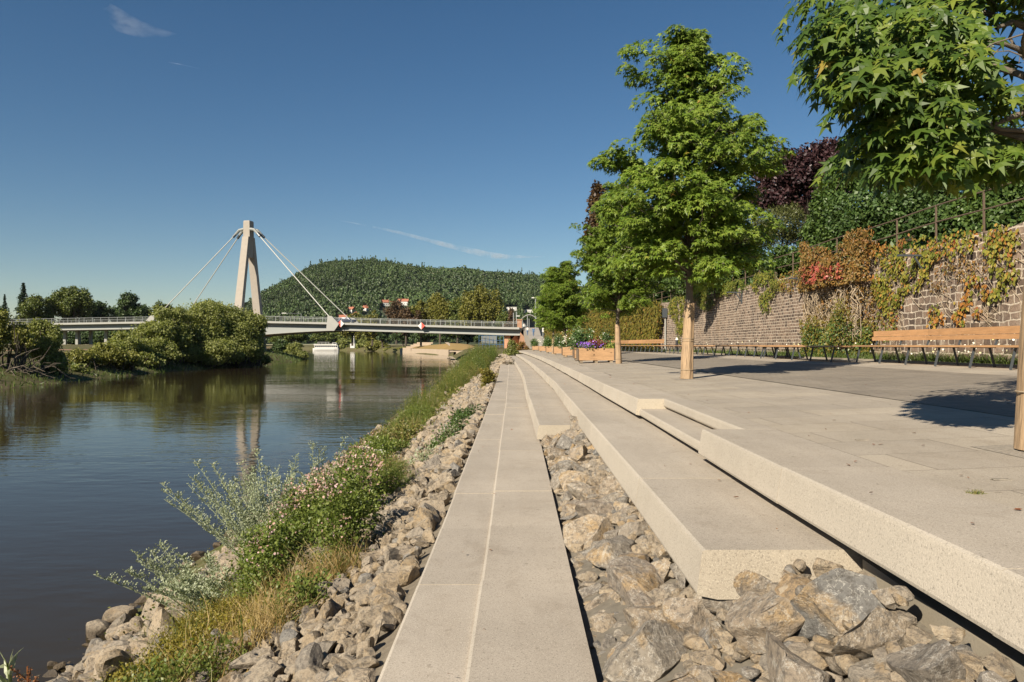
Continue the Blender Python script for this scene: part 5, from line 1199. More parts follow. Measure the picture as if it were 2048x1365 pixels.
# ------------------------------------------------------------------ far trees and bank bushes
def ftree(label, px, top, wpx, d, mkey, seed, name='broadleaf_tree', base=None, dens=.75, leaf=None, cat_='tree', group=None, flat=1.0, sub=9, low=.2, tm=CLUMP):
    rg = np.random.default_rng(seed + 500)
    x = wx(px, d); zb = base if base is not None else (4.2 if d < 500 else 5); zt = wz(top, d); H = zt - zb; W = wpx / F * d
    t = thing(name, label, cat_, (x, d, zb), group)
    lf = leaf or max(.35, d * .0021)
    B = []; nb = max(5, int(6 + W / 3))
    c0 = zb + H * (low + (1 - low) * .5); hz = H * (1 - low) * .5
    for k in range(nb):
        u = sphere_pts(1, rg)[0]; u[2] = u[2] * .9 + .1
        f = rg.uniform(.35, .68); r = rg.uniform(.30, .46)
        B.append((x + u[0] * W * .5 * f, d + u[1] * W * .45 * f, c0 + u[2] * hz * f, W * r * .62, W * r * .62, hz * r * 1.25))
    B.append((x, d, zt - hz * .42, W * .22, W * .22, hz * .38))
    if low < .05:
        for k in range(7): a = k * .9; B.append((x + W * .36 * math.cos(a), d + W * .3 * math.sin(a), zb + H * .22, W * .2, W * .2, H * .26))
    nobj('crown', blob_leaves(B, dens * 1.2, lf * .85, tm, rg, sub, .40, up=.4, nr=.38, jit=.7), M[mkey], t)
    tb = [tube_np(np.array([(x, d, zb - .5), (x + .1, d, zb + H * .3), (x, d, zb + H * .7)]), [W * .03 + .12, W * .022 + .1, .1], 7)]
    for b in B[:6]: tb.append(tube_np(np.array([(x, d, zb + H * .22), ((x + b[0]) / 2, (d + b[1]) / 2, zb + H * .4), b[:3]]), [W * .012 + .08, .1, .05], 5))
    nobj('trunk', cat(tb), M['barkdark'], t)
    return t
def conifer(label, px, top, wpx, d, seed, base=4.2, mkey='conifer'):
    rg = np.random.default_rng(seed); x = wx(px, d); H = wz(top, d) - base; W = wpx / F * d
    t = thing('conifer', label, 'tree', (x, d, base)); P, T, Nn = [], [], []
    for k in range(1500):
        u = rg.random() ** .7; h = base + H * (1 - u * .9); r = W * .5 * u ** .8 * rg.uniform(.3, 1.05) * (1 + .25 * math.sin(u * 30)); a = rg.uniform(0, 6.283)
        P.append((x + r * math.cos(a), d + r * math.sin(a), h)); T.append((math.cos(a), math.sin(a), -.35)); Nn.append((rg.normal() * .3, rg.normal() * .3, 1))
    nobj('crown', leaves(np.array(P), np.array(T), np.array(Nn), W * .11 * rg.uniform(.7, 1.3, len(P)), CLUMP), M[mkey], t)
    nobj('trunk', tube_np(np.array([(x, d, base - .5), (x, d, base + H * .9)]), [.3, .05], 6), M['barkdark'], t)
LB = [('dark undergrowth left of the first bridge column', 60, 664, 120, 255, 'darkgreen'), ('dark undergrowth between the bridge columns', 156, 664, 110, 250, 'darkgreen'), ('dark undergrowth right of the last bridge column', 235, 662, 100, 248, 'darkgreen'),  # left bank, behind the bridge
    ('dark round tree far left above the willows', 8, 612, 60, 300, 'darkgreen'), ('bright green round tree left of the tall broad tree', 72, 592, 84, 290, 'oak'),
    ('tall broad olive green tree, highest on the left bank', 150, 568, 112, 300, 'oak'), ('low tree filling the gap between the broad tree and the dark one', 205, 600, 60, 320, 'darkgreen'),
    ('dark tree with an open crown right of the broad tree', 253, 584, 86, 310, 'darkgreen'), ('low rounded tree at the right end of the left bank trees', 325, 607, 70, 330, 'oak'), ('low dark tree behind the left cable', 290, 618, 60, 330, 'darkgreen'), ('small tree beside the foot of the left cables', 372, 618, 60, 335, 'oak'), ('low dark growth under the left bridge span', 190, 655, 110, 262, 'darkgreen'), ('dark trees seen below the left bridge deck', 110, 656, 110, 265, 'darkgreen'), ('dark bush below the deck left of the big willow', 260, 660, 90, 258, 'darkgreen')]
for k, (lab, px, top, w_, d, mk) in enumerate(LB): ftree(lab, px, top, w_, d, mk, k, low=.12 if d > 270 else .0)
conifer('dark tall conifer behind the bright green tree on the left', 50, 567, 44, 330, 5); conifer('small pointed conifer at the far left edge', 13, 589, 24, 335, 6)
RB = [
    ('low olive tree above the bridge right of the cable anchor', 705, 624, 60, 420, 'olive'), ('olive tree above the bridge near the small white gable', 745, 618, 60, 400, 'olive'), ('brown red tree below the white houses', 793, 598, 62, 520, 'brownred'),
    ('brownish tree behind the middle of the right bridge span', 812, 612, 60, 380, 'brownred'), ('dark olive tree left of the rounded olive trees', 842, 596, 60, 390, 'olive'), ('rounded olive tree with a domed top left of the largest one', 880, 585, 66, 380, 'olive'),
    ('green tree between the two domed olive trees', 915, 598, 60, 370, 'oak'), ('largest domed olive tree behind the right end of the bridge', 962, 570, 98, 360, 'olive'), ('small dark tree at the right end of the bridge', 1010, 622, 46, 350, 'oak'), ('orange tinged tree behind the slim posts', 1022, 614, 34, 330, 'brownred'), ('dark tree behind the bus shelter', 1062, 622, 50, 330, 'darkgreen'), ('tree closing the view above the ramp', 1100, 630, 60, 300, 'oak')]
for k, (lab, px, top, w_, d, mk) in enumerate(RB): ftree(lab, px, top, w_, d, mk, 40 + k, low=.08)
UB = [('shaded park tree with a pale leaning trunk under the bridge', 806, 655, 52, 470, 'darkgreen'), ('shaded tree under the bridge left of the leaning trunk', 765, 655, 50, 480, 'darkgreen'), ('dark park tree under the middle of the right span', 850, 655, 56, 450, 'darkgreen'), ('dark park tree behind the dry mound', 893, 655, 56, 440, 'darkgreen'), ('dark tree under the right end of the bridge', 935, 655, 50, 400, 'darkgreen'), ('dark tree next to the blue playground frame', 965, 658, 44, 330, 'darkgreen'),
      ('green tree behind the passenger boat', 640, 660, 60, 640, 'oak'), ('second green tree behind the boat stern', 680, 658, 66, 650, 'oak'), ('green tree on the left bank seen under the bridge', 590, 655, 70, 330, 'oak'), ('green slope tree under the bridge haunch', 560, 664, 60, 340, 'oak'), ('tree behind the white monument', 722, 656, 60, 600, 'oak')]
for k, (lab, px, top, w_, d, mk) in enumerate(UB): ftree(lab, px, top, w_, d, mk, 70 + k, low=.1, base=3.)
BB_ = [('grey green willow bush right of the boat', 690, 676, 36, 575, 'willow', .8), ('large grey willow beside the white monument', 735, 666, 46, 548, 'willow', .6), ('lighter green willow bush reaching down to the water', 758, 681, 56, 505, 'willowyel', .3), ('low bright bush on the bank left of the embankment wall', 812, 694, 50, 445, 'willowyel', .8), ('small bush between willow and embankment', 785, 695, 36, 474, 'willowyel', .6),
       ('dark willow bush at the tip of the left bank', 592, 684, 46, 228, 'willow', .3), ('second dark bush at the tip of the left bank', 565, 676, 50, 232, 'darkgreen', .5), ('low bush at the water on the tip of the left bank', 605, 704, 26, 222, 'willow', .2)]
for k, (lab, px, top, w_, d, mk, b0) in enumerate(BB_): ftree(lab, px, top, w_, d, mk, 100 + k, 'willow_bush', b0, low=.0, cat_='bush')
def bush(label, blobs, mk, leaf, dens, seed, tm=LANCE, sub=16, stems=True):
    rg = np.random.default_rng(seed); B = [(wx(px, d), d, wz(py, d), rx / F * d, rx / F * d * .9, rz / F * d) for px, py, d, rx, rz in blobs]
    x, y, zb = B[0][0], B[0][1], .3
    t = thing('willow_bush', label, 'bush', (x, y, zb))
    nobj('crown', blob_leaves(B, dens, leaf, tm, rg, sub, .36, up=.4, droop=-.5, shell=.35, nr=.42, jit=.9), M[mk], t)
    st = []
    for b in B:
        for _ in range(8):
            e = np.array(b[:3]) + unit(rg.normal(size=3)) * np.array(b[3:]) * .8; m0 = np.array([b[0] + rg.normal() * b[3] * .3, b[1], .2]); st.append(tube_np(np.stack([m0, (m0 + e) / 2 + rg.normal(size=3) * .4, e]), [.12, .08, .03], 5))
    nobj('stem', cat(st), M['barkdark'], t); return t
rg = np.random.default_rng(98)
bush('biggest willow bush, right of the bridge deck on the left bank', [(450, 655, 138, 62, 52), (400, 660, 132, 60, 52), (500, 670, 140, 34, 45), (470, 690, 136, 55, 45), (350, 690, 126, 50, 40), (420, 705, 130, 70, 35), (512, 700, 138, 22, 38), (430, 632, 138, 60, 32), (505, 650, 140, 30, 30)], 'willow', 0.25, 1.15, 1, CLUMP, 22)
bush('paler green willow left half of the biggest bush, below the left cables', [(300, 680, 120, 45, 42), (330, 655, 124, 40, 34), (280, 700, 116, 40, 30), (345, 640, 126, 30, 28), (240, 695, 112, 45, 34), (310, 705, 118, 50, 30)], 'willow', 0.24, 1.15, 2, CLUMP, 20)
bush('low yellowish willow scrub at the water between the two bush groups', [(215, 712, 100, 42, 28), (170, 722, 96, 36, 24), (255, 720, 104, 30, 24)], 'willowyel', 0.21, 1.15, 3, CLUMP, 16)
bush('grey green willow right of the bare branches at the left edge', [(95, 690, 84, 38, 50), (85, 660, 84, 25, 25), (110, 725, 84, 30, 35)], 'willow', 0.18, 1.15, 4, CLUMP, 20)
bush('yellow green willow crown at the left edge above bare branches', [(20, 660, 80, 45, 34), (-30, 680, 78, 50, 45), (45, 690, 80, 24, 26)], 'willowyel', 0.18, 1.15, 5, CLUMP, 20)
LSC = [('low green scrub at the water below the left willow', 290, 722, 112), ('low scrub at the water in front of the biggest willow', 350, 722, 128), ('grassy scrub at the water under the middle of the biggest willow', 405, 722, 134), ('pale scrub at the water right of centre of the biggest willow', 455, 718, 140), ('scrub at the water under the right end of the biggest willow', 505, 716, 146), ('low scrub at the water beside the yellowish scrub', 235, 726, 104), ('low bright scrub at the water near the bare branches', 140, 738, 90)]
for k, (lab, px, py, d) in enumerate(LSC): bush(lab, [(px, py, d, 26, 17), (px + 22, py + 3, d + 1, 20, 14), (px - 22, py + 3, d - 1, 20, 13)], 'willowyel' if k % 3 == 1 else 'willow', .26, 1.0, 30 + k, CLUMP, 16)
n = 5500; y = rg.random(n) * 190 + 60; x = np.array([xl(v) for v in y]) - np.abs(rg.normal(size=n)) * 6 + .6
P = np.stack([x, y, np.interp(np.array([xl(v) for v in y]) - x, [-1, 0, 1.5, 5, 12, 25], [-.3, 0, .5, 1.5, 2.6, 3.4])], 1)
tag(nobj('bank_reeds', blades(P, rg.normal(size=(n, 3)) * .3 + np.array([0, 0, 1]), rg.uniform(.3, .9, n), .10, .4, rg=rg), M['greengrass']), 'rough grass and reeds along the left river bank', kind='stuff')
rg = np.random.default_rng(99); st = []
for _ in range(70):
    p = np.array([wx(rg.uniform(0, 35), 79), 79 + rg.normal() * 1.5, wz(rg.uniform(745, 775), 79)]); q = [p]
    dv = unit(np.array([rg.normal() * .8 + .25, rg.normal() * .4, rg.uniform(-.1, 1.)]))
    for k in range(6): p = p + dv * rg.uniform(.5, 1.0); dv = unit(dv + rg.normal(size=3) * .3 + np.array([.05, 0, -.08])); q.append(p)
    st.append(tube_np(np.array(q), np.linspace(rg.uniform(.04, .09), .015, 7), 5))
t = thing('bare_branches', 'tangle of bare pale branches at the water on the left edge', 'dead wood', (wx(10, 79), 79, 0)); nobj('branch', cat(st), M['bark'], t)
tag(strip('towpath', lambda y: xl(y) - 16, lambda y: xl(y) - 11, 90, 260, lambda x, y: 3.35, M['sandstone'], 'reddish path on the left bank behind the bushes', dy=5), None, None)

# ------------------------------------------------------------------ wooded hill and houses
HXp = [300, 400, 480, 500, 540, 580, 620, 660, 700, 740, 780, 830, 880, 930, 980, 1030, 1075, 1200, 1400, 1700]
HYp = [655, 640, 614, 601, 578, 557, 536, 527, 524, 522, 526, 533, 537, 536, 543, 546, 551, 560, 580, 600]
YB, YT = 950., 1600.
def hill_z(x, y):
    px = VX + x / y * F; top = wz(lerp(px, HXp, HYp), YT) - 20; u = min(1, max(0, (y - YB) / (YT - YB)))
    return 5 + (top - 5) * (math.sin(u * math.pi / 2) ** 1.15)
hv = []; pxs = np.linspace(280, 1750, 74); ysv = np.concatenate([np.linspace(YB, YT, 26), [1750, 2100]])
for y in ysv:
    for px in pxs: x = wx(px, y); hv.append((x, y, hill_z(x, y) - (0 if y <= YT else (y - YT) * .12)))
m = len(pxs); i, j = np.meshgrid(np.arange(len(ysv) - 1), np.arange(m - 1), indexing='ij')
tag(nobj('hill', (np.array(hv), np.stack([i * m + j, i * m + j + 1, (i + 1) * m + j + 1, (i + 1) * m + j], -1).reshape(-1, 4)), M['hill'], smooth=True), 'long wooded hill on the horizon', kind='structure')
HOUSES = [(806, 604, 22), (773, 606, 17), (703, 620, 13), (731, 617, 8), (712, 630, 5), (1023, 615, 20), (1057, 620, 15), (684, 636, 22)]
def house_d(px, py):
    for d in np.arange(960, 1600, 4):
        if hill_z(wx(px, d), d) > wz(py + 5, d): return (d, px)
    return (1000, px)
HD = [(px, w_, house_d(px, py)[0]) for px, py, w_ in HOUSES]
rg = np.random.default_rng(21); P, T, Nn, Sz = [], [], [], []
for _ in range(12500):
    px = rg.uniform(440, 1150); u = rg.random() ** .8; y = YB + (YT - YB) * u * 1.02; x = wx(px, y)
    if px > 1085 and y < 1150: continue
    if any(abs(px - a) < b * .5 + 4 and d - 110 < y < d + 12 for a, b, d in HD): continue
    z = hill_z(x, min(y, YT)); con = math.sin(x * .012 + 1.3 * math.sin(y * .008)) + rg.normal() * .5 > .45
    h, r = (rg.uniform(12, 20), rg.uniform(2.4, 3.8)) if con else (rg.uniform(8, 15), rg.uniform(4, 6.6))
    if rg.random() < .06: h *= 1.4
    k = 28; a = rg.uniform(0, 6.283, k); v_ = rg.uniform(0, 1, k)
    rad = r * ((1 - v_) ** .8 if con else np.sin(np.pi * (.18 + .8 * v_)) ** .6) * rg.uniform(.7, 1.05, k)
    P.append(np.stack([x + rad * np.cos(a), y + rad * np.sin(a), z + h * (.15 + .85 * v_)], 1))
    T.append(np.stack([np.cos(a + 1.5), np.sin(a + 1.5), np.full(k, -.3 if con else .2)], 1)); Nn.append(np.stack([np.cos(a), np.sin(a), (v_ - .35) * (.8 if con else 1.9)], 1) + rg.normal(size=(k, 3)) * .14); Sz.append(rg.uniform(2.2, 3.6, k) * (.75 if con else 1.05))
V, Q = leaves(np.concatenate(P), np.concatenate(T), np.concatenate(Nn), np.concatenate(Sz), CLUMP)
# one colour per tree: give each tree's faces an island id through a colour attribute
fo = nobj('hill_forest', (V, Q), M['hillleaf']); tag(fo, 'dense mixed forest covering the distant hill', kind='stuff')
def house(px, py, d, w_, h, roof, label, rz=0, flat=False, dp=9):
    d = house_d(px, py)[0]; h *= d / 900; dp *= d / 900; x, zb = wx(px, d), wz(py, d) - h; t = thing('house', label, 'house', (x, d, zb)); W = w_ / F * d
    m4 = Matrix.Rotation(rz, 4, 'Z')
    wl = MB().box((x, d, zb + h / 2 - 3), (W, dp, h + 6), rz).build('wall', M['white'], t)
    n = max(2, int(W / 3.2))
    for fl in range(max(1, int(h / 3))):
        for k in range(n):
            p = m4 @ Vector((-W / 2 + W * (k + .5) / n, -dp / 2 - .03, 0)); MB().box((x + p.x, d + p.y, zb + 1.7 + fl * 3), (1.2, .1, 1.3), rz).build('window', M['glass'], t)
    if flat: MB().box((x, d, zb + h + .2), (W + 1, dp + 1, .4), rz).build('roof', M['deckc'], t)
    else:
        mb = MB(); rh = dp * .38
        vs = [(-W / 2 - .5, -dp / 2 - .5, 0), (W / 2 + .5, -dp / 2 - .5, 0), (W / 2 + .5, dp / 2 + .5, 0), (-W / 2 - .5, dp / 2 + .5, 0), (-W / 2 - .5, 0, rh), (W / 2 + .5, 0, rh)]
        mb.add([tuple(m4 @ Vector(v) + Vector((x, d, zb + h + .02))) for v in vs], [(3, 2, 1, 0), (0, 1, 5, 4), (2, 3, 4, 5), (1, 2, 5), (3, 0, 4)]); mb.build('roof', M[roof], t)
        MB().box((x + W * .2, d, zb + h + rh * .9), (.9, .9, 2.2)).build('chimney', M['redroof'], t)
house(806, 604, 900, 22, 6.5, 'redroof', 'long white house with a low red roof on the hill foot'); house(773, 606, 905, 17, 6, 'redroof', 'white house with red roof left of the long white one', .5)
house(703, 620, 850, 13, 5, 'redroof', 'red roofed house above the bridge left of its neighbour', -.4); house(731, 617, 860, 8, 6, 'redroof', 'narrow white gable among the trees', .9); house(712, 630, 700, 5, 4, 'redroof', 'tiny white gable just above the bridge railing', 1.2)
house(1023, 615, 520, 20, 6, 'deckc', 'flat roofed white building behind the right bridge end', 0, True); house(1057, 620, 480, 15, 6, 'deckc', 'cream flat roofed house left of the tall lamp post', .1, True); house(684, 636, 560, 22, 4, 'redroof', 'low red roofed house right behind the bridge car', .1)

# ------------------------------------------------------------------ plants on the near river bank
def on_bank(x, y): return bank_z(x, y)
def plant(name, label, cat_, x, y, parts, group=None):
    z = on_bank(x, y); t = thing(name, label, cat_, (x, y, z), group)
    for nm, st, m_ in parts: nobj(nm, st, m_, t)
    return t
def stalks(x, y, z, n, H, spread, lean, rg, side_leaf, leafm, k=26, tip=.55):
    """upright stalks with side sprigs: returns stems and leaves"""
    st, P, T, Nn, Sz = [], [], [], [], []
    for i in range(n):
        a = rg.uniform(0, 6.283); r = spread * math.sqrt(rg.random()); b = np.array([x + .35 * r * math.cos(a), y + .35 * r * math.sin(a), z])
        h = H * rg.uniform(.65, 1.05); e = np.array([x + r * math.cos(a) * 1.25 + lean[0], y + r * math.sin(a) * 1.2 + lean[1], z + h])
        c = (b + e) / 2 + np.array([0, 0, .12 * h]) * -1 + (e - b) * np.array([-.12, -.12, .1]); w_ = np.linspace(0, 1, 7)[:, None]
        pts = (1 - w_) ** 2 * b + 2 * w_ * (1 - w_) * c + w_ ** 2 * e; st.append(tube_np(pts, np.linspace(.007, .003, 7), 5))
        for q in range(k):
            u = rg.uniform(.18, 1.); p = np.array([np.interp(u, np.linspace(0, 1, 7), pts[:, j]) for j in range(3)])
            aa = rg.uniform(0, 6.283); out = np.array([math.cos(aa), math.sin(aa), .75]); L = side_leaf * (1.25 - u * .8) * rg.uniform(.6, 1.3)
            m = 6
            for s_ in range(m): P.append(p + out * L * 2.2 * (s_ + .5) / m + rg.normal(size=3) * .004); T.append(out + rg.normal(size=3) * .6 + np.array([0, 0, .5])); Nn.append(rg.normal(size=3) + np.array([0, -.3, .5])); Sz.append(leafm * rg.uniform(.6, 1.3))
    return cat(st), (np.array(P), np.array(T), np.array(Nn), np.array(Sz))
rg = np.random.default_rng(61)
def wormwood(x, y, H, n, spread, lean, label):
    z = on_bank(x, y); st, L = stalks(x, y, z, n, H, spread, lean, rg, .06, .021, 78)
    plant('wormwood', label, 'plant', x, y, [('stem', st, M['silver']), ('foliage', leaves(*L, OVAL), M['silver'])])
wormwood(-3.25, 10.2, 1.30, 44, .95, (-.35, .1), 'big silver grey wormwood bush leaning out over the water')
wormwood(-3.5, 8.6, .75, 9, .55, (-.55, 0), 'small silver wormwood sprigs low over the water line')
wormwood(-3.2, 12.6, 1.25, 6, .35, (.1, .2), 'single tall silver wormwood spike behind the thistles')
wormwood(-3.0, 8.0, .45, 12, .6, (-.1, 0), 'low greyish wormwood shoots between stones and thistles')
def leafy(name, label, cat_, x, y, rx, ry, h, mk, n, leaf, tm=OVAL, flower=None, nf=0, fs=.05, bl=None, top=.35):
    z = on_bank(x, y); k = max(8, int(rx * ry * 26)); C = np.stack([x + rg.uniform(-1, 1, k) * rx * .8, y + rg.uniform(-1, 1, k) * ry * .8, np.zeros(k)], 1)
    C[:, 2] = [on_bank(c[0], c[1]) for c in C]; hh = h * rg.uniform(.55, 1.05, k) * np.sqrt(np.clip(1.1 - ((C[:, 0] - x) / rx) ** 2 - ((C[:, 1] - y) / ry) ** 2, .15, 1)); st = []
    for c, q in zip(C, hh):
        for _ in range(3): e = c + np.array([rg.normal() * .08, rg.normal() * .08, q]); st.append(tube_np(np.stack([c + rg.normal(size=3) * np.array([.05, .05, 0]), (c + e) / 2, e]), [.006, .004, .002], 4))
    idx = rg.integers(k, size=n); u = rg.random(n) ** .7
    P = C[idx] + np.stack([rg.normal(size=n) * .10, rg.normal(size=n) * .10, hh[idx] * u], 1)
    T = rg.normal(size=(n, 3)) + np.array([0, 0, .35]); Nn = rg.normal(size=(n, 3)) * .7 + np.array([-.15, -.25, .8])
    parts = [('stem', cat(st), M['thistle']), ('foliage', leaves(P, T, Nn, leaf * rg.uniform(.6, 1.3, n), tm), M[mk])]
    if flower:
        fi = rg.integers(k, size=max(3, nf // 7)); Q = []
        for f in fi:
            c = C[f] + np.array([rg.normal() * .07, rg.normal() * .07, hh[f] * rg.uniform(.85, 1.12)]); Q.append(c + rg.normal(size=(7, 3)) * np.array([.045, .045, .028]))
        Q = np.concatenate(Q); parts.append(('blossom', leaves(Q, rg.normal(size=Q.shape), rg.normal(size=Q.shape) * .6 + np.array([-.2, -.5, .8]), fs * rg.uniform(.6, 1.2, len(Q)), PETAL), M[flower]))
    if bl:
        m_, nb_, L = bl; Pb = C[rg.integers(k, size=nb_)] + rg.normal(size=(nb_, 3)) * np.array([.13, .13, 0]); parts.append(('grass', blades(Pb, rg.normal(size=(nb_, 3)) * .35 + np.array([0, 0, 1]), L * rg.uniform(.5, 1.1, nb_), .007, .35, rg=rg), M[m_]))
    return plant(name, label, cat_, x, y, parts)
leafy('thistle_bush', 'large green thistle bush with dusty pink heads in the foreground bank', 'bush', -1.98, 7.5, .82, .9, .92, 'thistle', 19000, .028, OVAL, 'pink', 520, .024)
leafy('thistle_bush', 'pink flowering thistle clump behind the large bush, beside the wormwood', 'bush', -2.35, 9.9, .85, 1.1, .95, 'thistle', 11000, .034, OVAL, 'pink', 1150, .027)
leafy('thistle_bush', 'green thistle clump with fading heads farther up the bank', 'bush', -2.75, 12.8, .7, 1.4, .8, 'thistle', 11000, .038, OVAL, 'pink', 620, .03)
leafy('green_herb', 'small fresh green herb at the edge of the rubble in the foreground', 'plant', -1.62, 5.95, .14, .16, .40, 'thistle', 1300, .026)
leafy('stonecrop_mat', 'yellow green stonecrop cushion at the bottom of the bank', 'plant', -2.75, 6.75, .62, .5, .34, 'moss', 9000, .02, OVAL)
leafy('stonecrop_mat', 'ochre yellow low cushion plant behind the stonecrop', 'plant', -2.3, 6.1, .42, .4, .28, 'moss', 4200, .02, OVAL, None, 0, 0, ('drygrass', 160, .3))
leafy('dry_herb', 'dry beige herb clump between the stonecrop and the rubble', 'plant', -1.85, 6.45, .42, .42, .40, 'drygrass', 2600, .018, LANCE, None, 0, 0, ('drygrass', 800, .42))
leafy('stonecrop_mat', 'mustard yellow stonecrop cushion at the bottom edge of the bank', 'plant', -2.55, 5.75, .5, .45, .34, 'moss', 7000, .019, OVAL)
leafy('dry_herb', 'tangled straw coloured herb clump at the bottom edge beside the rubble', 'plant', -1.95, 5.5, .42, .45, .42, 'drygrass', 2600, .017, LANCE, None, 0, 0, ('drygrass', 700, .42))
leafy('green_herb', 'leafy green herb clump low on the bank between straw and stonecrop', 'plant', -2.25, 5.2, .4, .35, .36, 'thistle', 3400, .026, OVAL, None, 0, 0, ('bankgrass', 300, .35))
leafy('dry_herb', 'pale seed heads of dry herbs below the large thistle bush', 'plant', -2.6, 6.9, .5, .5, .5, 'drygrass', 1800, .017, LANCE, None, 0, 0, ('bankgrass', 600, .45))
leafy('grass_tuft', 'arching dry grass tuft at the rubble edge', 'grass tuft', -1.45, 6.6, .16, .2, .25, 'drygrass', 60, .02, LANCE, None, 0, 0, ('drygrass', 200, .46))
leafy('green_herb', 'dark green herb with an orange poppy among the thistles', 'plant', -1.8, 10.6, .45, .6, .55, 'thistle', 4200, .032, LANCE)
leafy('dry_herb', 'ochre brown dried dock beside the rubble halfway along the bank', 'plant', -1.95, 12.0, .3, .45, .62, 'drygrass', 1300, .035, LANCE, None, 0, 0, ('drygrass', 160, .6))
leafy('flower_bush', 'green and white flowering herb patch behind the thistles', 'bush', -2.9, 15.8, .7, 1.8, .7, 'thistle', 9000, .045, OVAL, 'cream', 160, .03)
leafy('flower_bush', 'violet pink flowering patch at the water side', 'bush', -3.3, 17.5, .6, 1.4, .8, 'thistle', 4300, .045, OVAL, 'pink', 220, .035)
leafy('grass_clump', 'green bank plants with tall grass ears right at the water', 'grass tuft', -3.3, 20.5, .8, 2.6, .7, 'bankgrass', 8000, .055, OVAL, None, 0, 0, ('drygrass', 420, 1.0))
leafy('grass_clump', 'blue green leafy clump in the middle of the bank edge', 'grass tuft', -3.4, 26, .85, 2.6, .85, 'thistle', 7000, .075, LANCE, None, 0, 0, ('bankgrass', 320, .9))
leafy('rubble_shrub', 'olive brown shrub growing in the rubble beside the far walkway', 'shrub', -1.0, 31.5, .42, .8, .95, 'ivyolive', 2600, .065)
leafy('rubble_shrub', 'small green shrub in the rubble near the middle of the walkway', 'shrub', -1.15, 14.8, .32, .6, .42, 'shrub', 900, .045)
leafy('rubble_shrub', 'pale sprig growing in the rubble left of the walkway', 'shrub', -1.5, 13.0, .25, .35, .38, 'silver', 420, .035)
leafy('rubble_shrub', 'dark green shrub close to the walkway beyond the pale sprig', 'shrub', -1.0, 17.8, .25, .7, .38, 'shrubdark', 900, .05)
for k, (y, h, mk, lab) in enumerate(((33, .9, 'bankgrass', 'grassy clump with straw coloured ears past the middle of the bank'), (48, 1.1, 'bankgrass', 'green tall grass before the far straw grass'), (57, 1.3, 'drygrass', 'straw tall grass near the end of the walkway'), (67, 1.7, 'greengrass', 'tall bright green reed clump at the far bank bend'), (78, 2.0, 'bankgrass', 'tall grass thicket just before the bank bends away'), (92, 2.0, 'greengrass', 'green thicket below the end of the steps'))):
    leafy('grass_clump', lab, 'grass tuft', lerp(y, [33, 60, 92], [-3.9, -3.6, -3.4]), y, lerp(y, [33, 92], [1.0, 2.3]), 5.2, h * 1.5, 'bankgrass' if mk == 'drygrass' else mk, 3000, .085 * y / 40, LANCE, None, 0, 0, (mk, 900, h * 1.25))
for k in range(1): pass
ftree('light green bush with cream flower plumes at the end of the steps', 1022, 676, 34, 100, 'willow', 140, 'flowering_bush', 2.4, low=0, cat_='bush', leaf=.16, tm=OVAL)
ftree('dry brownish bush in front of the bridge abutment', 1045, 682, 30, 112, 'vinebrown', 141, 'dry_bush', 2.6, low=0, cat_='bush', leaf=.2, tm=OVAL)
ftree('grey green bush left of the flowering one near the water', 985, 688, 40, 104, 'willow', 142, 'bank_bush', 1.4, low=0, cat_='bush', leaf=.18, tm=LANCE)
ftree('green bush on the bank bend below the abutment', 965, 700, 40, 112, 'bankgrass', 143, 'bank_bush', .7, low=0, cat_='bush', leaf=.2, tm=LANCE)
# ground cover on the lower bank
n = 26000; y = rg.random(n) ** 1.6 * 118 + 5; e = np.array([xedge(v) for v in y]); r0 = np.array([xr(v) for v in y])
u = np.clip(rg.normal(.42, .12, n), .15, .72); x = r0 + (e - r0) * u; keep = ((y < 35) | (rg.random(n) < .28)) & (np.sin(x * 2.1 + y * .5) + np.sin(y * 1.3 - x) + rg.normal(size=n) * .8 > -.1) & ((y > 8) | (u > .3)); x, y = x[keep], y[keep]; n = len(x)
P = np.stack([x, y, [bank_z(a, b) for a, b in zip(x, y)]], 1)
sc = np.clip(y / 22, .8, 3.2)
gs = [(blades(P, rg.normal(size=(n, 3)) * .55 + np.array([0, 0, 1]), .17 * rg.uniform(.5, 1.6, n) * np.clip(y / 20, .9, 2.6), .011, .45, rg=rg))]
V, Q = gs[0]
tag(nobj('bank_grass', (V, Q), M['bankgrass']), 'mixed grass and herbs growing on the lower river bank', kind='stuff')
P = P[P[:, 1] > 9]; n = len(P); P2 = P[rg.integers(n, size=9000)] + rg.normal(size=(9000, 3)) * np.array([.25, .3, .05]) + np.array([0, 0, .12])
tag(nobj('bank_herbs', leaves(P2, rg.normal(size=(9000, 3)), rg.normal(size=(9000, 3)) * .6 + np.array([-.1, -.2, .8]), .045 * np.clip(P2[:, 1] / 16, .9, 3.5), OVAL), M['bankgrass']), 'low leafy herbs covering the river bank', kind='stuff')
x, y = -2.0, 10.35; z = on_bank(x, y) + .5; t = thing('poppy', 'single orange poppy among the green herbs on the bank', 'flower', (x, y, z - .5))
nobj('stem', tube_np(np.array([(x, y, z - .5), (x, y, z)]), .004, 5), M['thistle'], t)
q = np.array([(x, y, z)] * 5); a = np.arange(5) * 1.2566; nobj('petal', leaves(q, np.stack([np.cos(a), np.sin(a), np.full(5, .6)], 1), np.stack([-np.cos(a) * .6, -np.sin(a) * .6, np.full(5, 1.)], 1), .05, OVAL), M['poppy'], t)
